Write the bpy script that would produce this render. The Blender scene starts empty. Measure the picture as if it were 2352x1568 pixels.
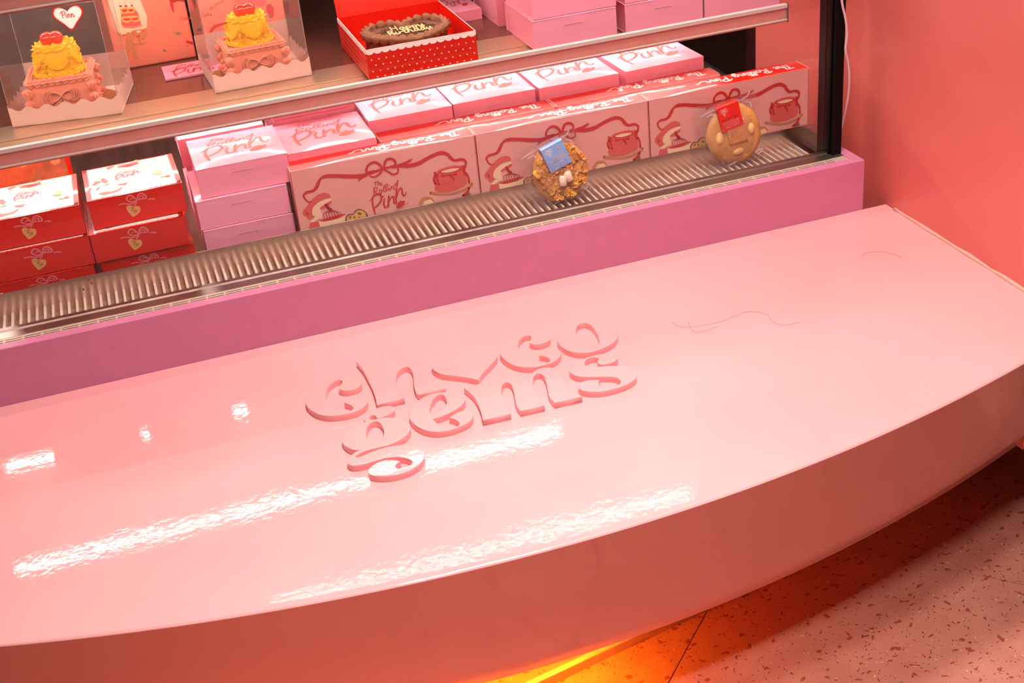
import bpy, bmesh, math, random, json
from mathutils import Matrix, Vector
PI = math.pi
random.seed(7)
SC = bpy.context.scene
COL = SC.collection
H = 0.45                       # bench top above the shop floor; all z below are measured from the bench top

# ------------------------------------------------------------------ camera
cam_d = bpy.data.cameras.new('camera')
cam = bpy.data.objects.new('camera', cam_d)
COL.objects.link(cam)
cam_d.sensor_fit = 'HORIZONTAL'
cam_d.sensor_width = 36.0
cam_d.lens = 36.0 * 3011.08 / 2352
cam_d.clip_start = 0.02
rot = (Matrix.Rotation(-0.26814071, 4, 'Z') @ Matrix.Rotation(1.06810956, 4, 'X') @ Matrix.Rotation(-0.10281449, 4, 'Z'))
cam.matrix_world = Matrix.Translation((0, 0, 1.0 + H)) @ rot
cam_d.dof.use_dof = True
cam_d.dof.focus_distance = 2.05
cam_d.dof.aperture_fstop = 9.0
SC.camera = cam

# ------------------------------------------------------------------ world, exposure
w = bpy.data.worlds.new('world'); SC.world = w; w.use_nodes = True
w.node_tree.nodes['Background'].inputs[0].default_value = (0.9, 0.55, 0.5, 1)
w.node_tree.nodes['Background'].inputs[1].default_value = 0.1
SC.view_settings.view_transform = 'Standard'
SC.view_settings.look = 'None'
SC.view_settings.gamma = 1.0
SC.view_settings.use_curve_mapping = False
SC.view_settings.exposure = 0.0
# lamp powers
CEIL_W = 3.0         # glow of each ceiling spot lens (emission strength)
SPOT_POWER = 1.0     # scale of the ceiling spots
LED_W = 62.0         # strips in the case
LED2_W = 75.0        # strips of the upper shelf and the top
FILL_W = 24.0  # fill strips added at the shelf fronts
AMBER_W = 120.0       # strip under the bench

# ------------------------------------------------------------------ helpers
def lin(c):
    return tuple(((v/255)/12.92 if v/255 <= .04045 else ((v/255+.055)/1.055)**2.4) for v in c)
MATS = {}
def mat(name, rgb, rough=.5, metal=0.0, coat=0.0, bump=None, spec=.5, emit=0, var=None, coat_r=.06, trans=0, sss=0):
    if name in MATS: return MATS[name]
    m = bpy.data.materials.new(name); m.use_nodes = True
    nt = m.node_tree; b = nt.nodes['Principled BSDF']
    c = lin(rgb) + (1,)
    b.inputs['Base Color'].default_value = c
    b.inputs['Roughness'].default_value = rough
    b.inputs['Metallic'].default_value = metal
    b.inputs['Specular IOR Level'].default_value = spec
    b.inputs['Coat Weight'].default_value = coat
    b.inputs['Coat Roughness'].default_value = coat_r
    if sss:
        b.inputs['Subsurface Weight'].default_value = sss
        b.inputs['Subsurface Scale'].default_value = .01
    if emit:
        b.inputs['Emission Color'].default_value = c
        b.inputs['Emission Strength'].default_value = emit
    tc = nt.nodes.new('ShaderNodeTexCoord')
    if var:   # (scale, amount, stretch) soft colour variation
        n = nt.nodes.new('ShaderNodeTexNoise'); n.inputs['Scale'].default_value = var[0]; n.inputs['Detail'].default_value = 4
        mp = nt.nodes.new('ShaderNodeMapping'); mp.inputs['Scale'].default_value = var[2] if len(var) > 2 else (1, 1, 1)
        nt.links.new(tc.outputs['Object'], mp.inputs[0]); nt.links.new(mp.outputs[0], n.inputs['Vector'])
        r = nt.nodes.new('ShaderNodeValToRGB')
        k = var[1]
        r.color_ramp.elements[0].position = .3; r.color_ramp.elements[1].position = .7
        r.color_ramp.elements[0].color = tuple(v*(1-k) for v in c[:3]) + (1,)
        r.color_ramp.elements[1].color = tuple(min(1, v*(1+k)) for v in c[:3]) + (1,)
        nt.links.new(n.outputs['Fac'], r.inputs[0]); nt.links.new(r.outputs[0], b.inputs['Base Color'])
    if bump:  # (scale, strength, stretch)
        n = nt.nodes.new('ShaderNodeTexNoise'); n.inputs['Scale'].default_value = bump[0]; n.inputs['Detail'].default_value = 3
        mp = nt.nodes.new('ShaderNodeMapping'); mp.inputs['Scale'].default_value = bump[2] if len(bump) > 2 else (1, 1, 1)
        nt.links.new(tc.outputs['Object'], mp.inputs[0]); nt.links.new(mp.outputs[0], n.inputs['Vector'])
        bp = nt.nodes.new('ShaderNodeBump'); bp.inputs['Strength'].default_value = bump[1]; bp.inputs['Distance'].default_value = .002
        nt.links.new(n.outputs['Fac'], bp.inputs['Height']); nt.links.new(bp.outputs[0], b.inputs['Normal'])
        if coat: nt.links.new(bp.outputs[0], b.inputs['Coat Normal'])
    MATS[name] = m
    return m
def glass(name, tint=(1, 1, 1), refl=1.0, rough=.02, bump=None, ior=1.45, haze=0.0):
    m = bpy.data.materials.new(name); m.use_nodes = True; nt = m.node_tree
    for n in list(nt.nodes): nt.nodes.remove(n)
    o = nt.nodes.new('ShaderNodeOutputMaterial'); mx = nt.nodes.new('ShaderNodeMixShader')
    t = nt.nodes.new('ShaderNodeBsdfTransparent'); g = nt.nodes.new('ShaderNodeBsdfGlossy')
    t.inputs[0].default_value = tint + (1,); g.inputs['Roughness'].default_value = rough
    fr = nt.nodes.new('ShaderNodeFresnel')
    gm = nt.nodes.new('ShaderNodeNewGeometry'); im = nt.nodes.new('ShaderNodeMix'); im.inputs[2].default_value = ior; im.inputs[3].default_value = 1/ior   # a thin sheet reflects alike from both sides
    nt.links.new(gm.outputs['Backfacing'], im.inputs[0]); nt.links.new(im.outputs[0], fr.inputs['IOR'])
    ml = nt.nodes.new('ShaderNodeMath'); ml.operation = 'MULTIPLY'; ml.inputs[1].default_value = refl; ml.use_clamp = True
    nt.links.new(fr.outputs[0], ml.inputs[0]); nt.links.new(ml.outputs[0], mx.inputs[0])
    src = t.outputs[0]
    if haze:
        d = nt.nodes.new('ShaderNodeBsdfDiffuse'); d.inputs[0].default_value = (.9, .75, .72, 1)
        h = nt.nodes.new('ShaderNodeMixShader'); h.inputs[0].default_value = haze
        nt.links.new(t.outputs[0], h.inputs[1]); nt.links.new(d.outputs[0], h.inputs[2]); src = h.outputs[0]
    nt.links.new(src, mx.inputs[1]); nt.links.new(g.outputs[0], mx.inputs[2]); nt.links.new(mx.outputs[0], o.inputs[0])
    if bump:
        tc = nt.nodes.new('ShaderNodeTexCoord'); n = nt.nodes.new('ShaderNodeTexNoise'); n.inputs['Scale'].default_value = bump[0]
        n.inputs['Detail'].default_value = 2; n.inputs['Distortion'].default_value = 1.5
        b = nt.nodes.new('ShaderNodeBump'); b.inputs['Strength'].default_value = bump[1]; b.inputs['Distance'].default_value = .004
        nt.links.new(tc.outputs['Object'], n.inputs['Vector']); nt.links.new(n.outputs['Fac'], b.inputs['Height'])
        nt.links.new(b.outputs[0], g.inputs['Normal']); nt.links.new(b.outputs[0], fr.inputs['Normal'])
    return m

class MB:
    """collects geometry, build() links it as one mesh object"""
    def __init__(s): s.v = []; s.f = []; s.m = []
    def add(s, vs, fs, m=0):
        o = len(s.v); s.v += [tuple(p) for p in vs]
        for f in fs: s.f.append([i+o for i in f]); s.m.append(m)
    def box(s, x0, x1, y0, y1, z0, z1, m=0):
        s.add([(x, y, z) for z in (z0, z1) for y in (y0, y1) for x in (x0, x1)],
              [(0, 2, 3, 1), (4, 5, 7, 6), (0, 1, 5, 4), (1, 3, 7, 5), (3, 2, 6, 7), (2, 0, 4, 6)], m)
    def tube(s, pts, r, seg=6, m=0, cap=True):
        pts = [Vector(p) for p in pts]; n = len(pts); rr = r if isinstance(r, (list, tuple)) else [r]*n
        vs = []; up = None
        for i, p in enumerate(pts):
            t = (pts[min(i+1, n-1)] - pts[max(i-1, 0)]).normalized()
            if up is None:
                up = Vector((0, 0, 1)) if abs(t.z) < .9 else Vector((1, 0, 0))
            a = t.cross(up).normalized(); b = a.cross(t).normalized(); up = b
            for k in range(seg):
                q = 2*PI*k/seg; vs.append(p + (a*math.cos(q) + b*math.sin(q))*rr[i])
        fs = [(i*seg+k, i*seg+(k+1) % seg, (i+1)*seg+(k+1) % seg, (i+1)*seg+k) for i in range(n-1) for k in range(seg)]
        if cap: fs += [tuple(range(seg))[::-1], tuple(range((n-1)*seg, n*seg))]
        s.add(vs, fs, m)
    def lathe(s, prof, seg=24, m=0, c=(0, 0, 0), fn=None, close=True):
        vs = []
        for j, (r, z) in enumerate(prof):
            for k in range(seg):
                a = 2*PI*k/seg; q = r*(fn(a, j) if fn else 1)
                vs.append((c[0]+q*math.cos(a), c[1]+q*math.sin(a), c[2]+z))
        n = len(prof)
        fs = [(j*seg+k, j*seg+(k+1) % seg, (j+1)*seg+(k+1) % seg, (j+1)*seg+k) for j in range(n-1) for k in range(seg)]
        if close: fs += [tuple(range(seg))[::-1], tuple(range((n-1)*seg, n*seg))]
        s.add(vs, fs, m)
    def poly(s, pts, mp, m=0): s.add([mp(p[0], p[1]) for p in pts], [tuple(range(len(pts)))], m)
    def stroke(s, pts, mp, m=0, res=4, k=1.0):
        P = crom(pts, res); n = len(P); L = []; R = []
        for i, p in enumerate(P):
            a = P[max(i-1, 0)]; b = P[min(i+1, n-1)]
            dx, dy = b[0]-a[0], b[1]-a[1]; l = math.hypot(dx, dy) or 1
            h = p[2]/2*k; nx, ny = -dy/l*h, dx/l*h
            L.append(mp(p[0]+nx, p[1]+ny)); R.append(mp(p[0]-nx, p[1]-ny))
        s.add(L+R, [(i, n+i, n+i+1, i+1) for i in range(n-1)], m)
        for p in (P[0], P[-1]):
            s.add([mp(p[0]+p[2]/2*k*math.cos(q*PI/4), p[1]+p[2]/2*k*math.sin(q*PI/4)) for q in range(8)], [tuple(range(8))], m)
    def mesh(s, name, mats, smooth=False):
        me = bpy.data.meshes.new(name); me.from_pydata(s.v, [], s.f)
        for q in (mats if isinstance(mats, (list, tuple)) else [mats]): me.materials.append(q)
        me.polygons.foreach_set('material_index', s.m)
        if smooth: me.polygons.foreach_set('use_smooth', [True]*len(s.f))
        me.update(); return me
    def build(s, name, mats, parent=None, smooth=False, loc=None, bevel=0):
        return link(name, s.mesh(name, mats, smooth), parent, loc, bevel)
def link(name, me, parent=None, loc=None, bevel=0):
    o = bpy.data.objects.new(name, me); COL.objects.link(o)
    if parent is not None: o.parent = parent
    if loc: o.location = loc
    if bevel:
        b = o.modifiers.new('bevel', 'BEVEL'); b.width = bevel; b.segments = 2; b.limit_method = 'ANGLE'; b.angle_limit = .6
    return o
def crom(pts, res=4, closed=False):
    n = len(pts); out = []
    def g(i): return pts[i % n] if closed else pts[max(0, min(n-1, i))]
    for i in range(n if closed else n-1):
        p0, p1, p2, p3 = g(i-1), g(i), g(i+1), g(i+2)
        for k in range(res):
            t = k/res
            out.append([.5*(2*p1[j]+(p2[j]-p0[j])*t+(2*p0[j]-5*p1[j]+4*p2[j]-p3[j])*t*t+(3*p1[j]-p0[j]-3*p2[j]+p3[j])*t**3) for j in range(len(p1))])
    if not closed: out.append(list(pts[-1]))
    return out
def smooth_loop(pts, res=4):
    """closed loop of [x, y, corner?] with sharp corners kept"""
    n = len(pts); cs = [i for i, p in enumerate(pts) if len(p) > 2]
    q = [p[:2] for p in pts]
    if not cs: return crom(q, res, True)
    out = []
    for a, i in enumerate(cs):
        j = cs[(a+1) % len(cs)]
        if j <= i: j += n
        seg = [q[t % n] for t in range(i, j+1)]
        out += crom(seg, res)[:-1] if len(seg) > 2 else [seg[0]]
    return out
def tag(o, label=None, cat=None, group=None, kind=None):
    if label: o['label'] = label
    if cat: o['category'] = cat
    if group: o['group'] = group
    if kind: o['kind'] = kind
    return o
def thing(name, loc, label, cat, group=None, rz=0, rx=0):
    o = bpy.data.objects.new(name, None); COL.objects.link(o); o.empty_display_size = .05
    o.location = (loc[0], loc[1], loc[2]+H); o.rotation_euler = (rx, 0, rz)
    return tag(o, label, cat, group)
def copy_tree(o, parent=None):
    c = o.copy(); COL.objects.link(c); c.parent = parent
    for ch in o.children: copy_tree(ch, c)
    return c
def place(src, loc, label, rz=0, sz=1.0, sx=1.0, group=None, rx=0):
    o = copy_tree(src); o.location = (loc[0], loc[1], loc[2]+H); o.rotation_euler = (rx, 0, rz); o.scale = (sx, 1, sz)
    o['label'] = label
    if group: o['group'] = group
    return o
_txt = {}
def font_geo(s):
    """built-in lettering as flat faces, cap height 1"""
    if s in _txt: return _txt[s]
    cu = bpy.data.curves.new('t', 'FONT'); cu.body = s; cu.size = 1.4
    ob = bpy.data.objects.new('t', cu); COL.objects.link(ob)
    bpy.context.view_layer.update()
    e = ob.evaluated_get(bpy.context.evaluated_depsgraph_get()); me = e.to_mesh()
    r = ([v.co[:2] for v in me.vertices], [tuple(p.vertices) for p in me.polygons])
    e.to_mesh_clear(); bpy.data.objects.remove(ob); bpy.data.curves.remove(cu)
    _txt[s] = r; return r
def put_text(mb, s, x, y, h, mp, m=0, width=None):
    v, f = font_geo(s)
    if not v: return
    wd = max(p[0] for p in v); k = (width/wd) if width else h
    mb.add([mp(x+p[0]*k, y+p[1]*h) for p in v], f, m)
def flat_curve(name, loops, extrude, bev=0):
    """filled outline with holes, extruded; returns a mesh"""
    cu = bpy.data.curves.new(name, 'CURVE'); cu.dimensions = '2D'; cu.fill_mode = 'BOTH'; cu.extrude = extrude/2
    cu.bevel_depth = bev; cu.bevel_resolution = 1; cu.offset = -bev
    for L in loops:
        sp = cu.splines.new('POLY'); sp.points.add(len(L)-1); sp.use_cyclic_u = True
        for i, p in enumerate(L): sp.points[i].co = (p[0], p[1], 0, 1)
    ob = bpy.data.objects.new('t', cu); COL.objects.link(ob); bpy.context.view_layer.update()
    me = bpy.data.meshes.new_from_object(ob.evaluated_get(bpy.context.evaluated_depsgraph_get()))
    bpy.data.objects.remove(ob); bpy.data.curves.remove(cu); me.name = name
    return me
# pen strokes of the script lettering: x, y (x height .5, capital 1)
SF = {
 'T': ([[(0, .92), (.3, 1), (.62, 1)], [(.34, .98), (.26, .5), (.27, 0)]], .5),
 'h': ([[(.14, 1), (.07, .5), (.05, 0)], [(.05, .25), (.2, .5), (.32, .45), (.32, .14), (.4, 0), (.52, .1)]], .5),
 'e': ([[(0, .2), (.2, .28), (.28, .42), (.18, .5), (.05, .36), (.05, .12), (.18, 0), (.4, .12)]], .42),
 'R': ([[(.22, .95), (.16, .5), (.1, 0)], [(-.06, .78), (.18, 1), (.5, .96), (.52, .7), (.2, .5)], [(.22, .5), (.42, .2), (.62, .02)]], .64),
 'o': ([[(.2, .5), (.05, .35), (.05, .12), (.2, 0), (.37, .12), (.37, .36), (.2, .5), (.34, .44), (.5, .46)]], .5),
 'l': ([[(0, .15), (.2, .55), (.3, .9), (.22, 1), (.12, .8), (.1, .25), (.18, 0), (.32, .12)]], .3),
 'i': ([[(.08, .5), (.06, .15), (.14, 0), (.28, .12)], [(.13, .72), (.15, .73)]], .28),
 'n': ([[(.04, .5), (.05, 0)], [(.05, .22), (.2, .48), (.32, .45), (.33, .12), (.42, 0), (.54, .12)]], .52),
 'g': ([[(.35, .44), (.2, .5), (.05, .35), (.08, .1), (.22, .05), (.35, .3), (.37, .5), (.36, -.1), (.25, -.4), (.08, -.34), (.14, -.18), (.52, .12)]], .52),
 'P': ([[(.22, .95), (.16, .4), (.12, -.05)], [(-.1, .75), (.2, 1), (.55, 1), (.62, .75), (.45, .5), (.18, .42)]], .66),
 '~': ([[(0, .1), (.12, .45), (.3, .48), (.34, .1), (.5, 0), (.8, .05), (1.05, .35), (1.3, .42)]], 1.2),
 'H': ([[(.1, .95), (.05, 0)], [(.5, 1), (.45, 0)], [(.02, .45), (.5, .55)]], .62), 'B': ([[(.12, .95), (.08, 0), (.4, .02), (.45, .3), (.12, .5), (.4, .7), (.32, 1), (.05, .9)]], .55),
 'a': ([[(.35, .4), (.2, .5), (.05, .3), (.12, .02), (.3, .15), (.37, .48), (.37, .1), (.5, .08)]], .5), 'p': ([[(.06, .5), (.05, -.4)], [(.05, .3), (.2, .5), (.38, .35), (.3, .05), (.06, .1)]], .46),
 'y': ([[(.05, .5), (.1, .12), (.25, .1), (.35, .5), (.34, -.2), (.2, -.4), (.06, -.25), (.45, .1)]], .46), 'r': ([[(.05, .5), (.06, 0), (.08, .3), (.22, .5), (.34, .42)]], .36),
 't': ([[(.14, .9), (.1, .2), (.2, 0), (.32, .1)], [(0, .6), (.3, .64)]], .34), 'd': ([[(.34, .4), (.2, .5), (.05, .3), (.12, .02), (.3, .15), (.4, 1), (.38, .1), (.5, .08)]], .52), ' ': ([], .32),
 'C': ([[(.5, .8), (.35, 1), (.1, .7), (.08, .25), (.28, 0), (.52, .15)]], .55), 'k': ([[(.1, 1), (.06, 0)], [(.35, .5), (.08, .25), (.4, .02)]], .44)}
def script(mb, s, x, y, size, mp, m=0, wd=.11, slope=0):
    cx = 0
    for ch in s:
        st, adv = SF[ch]
        for q in st: mb.stroke([(x+(cx+a)*size, y+b*size+slope*(cx+a)*size, wd*size) for a, b in q], mp, m, 3)
        cx += adv
    return cx*size
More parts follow.
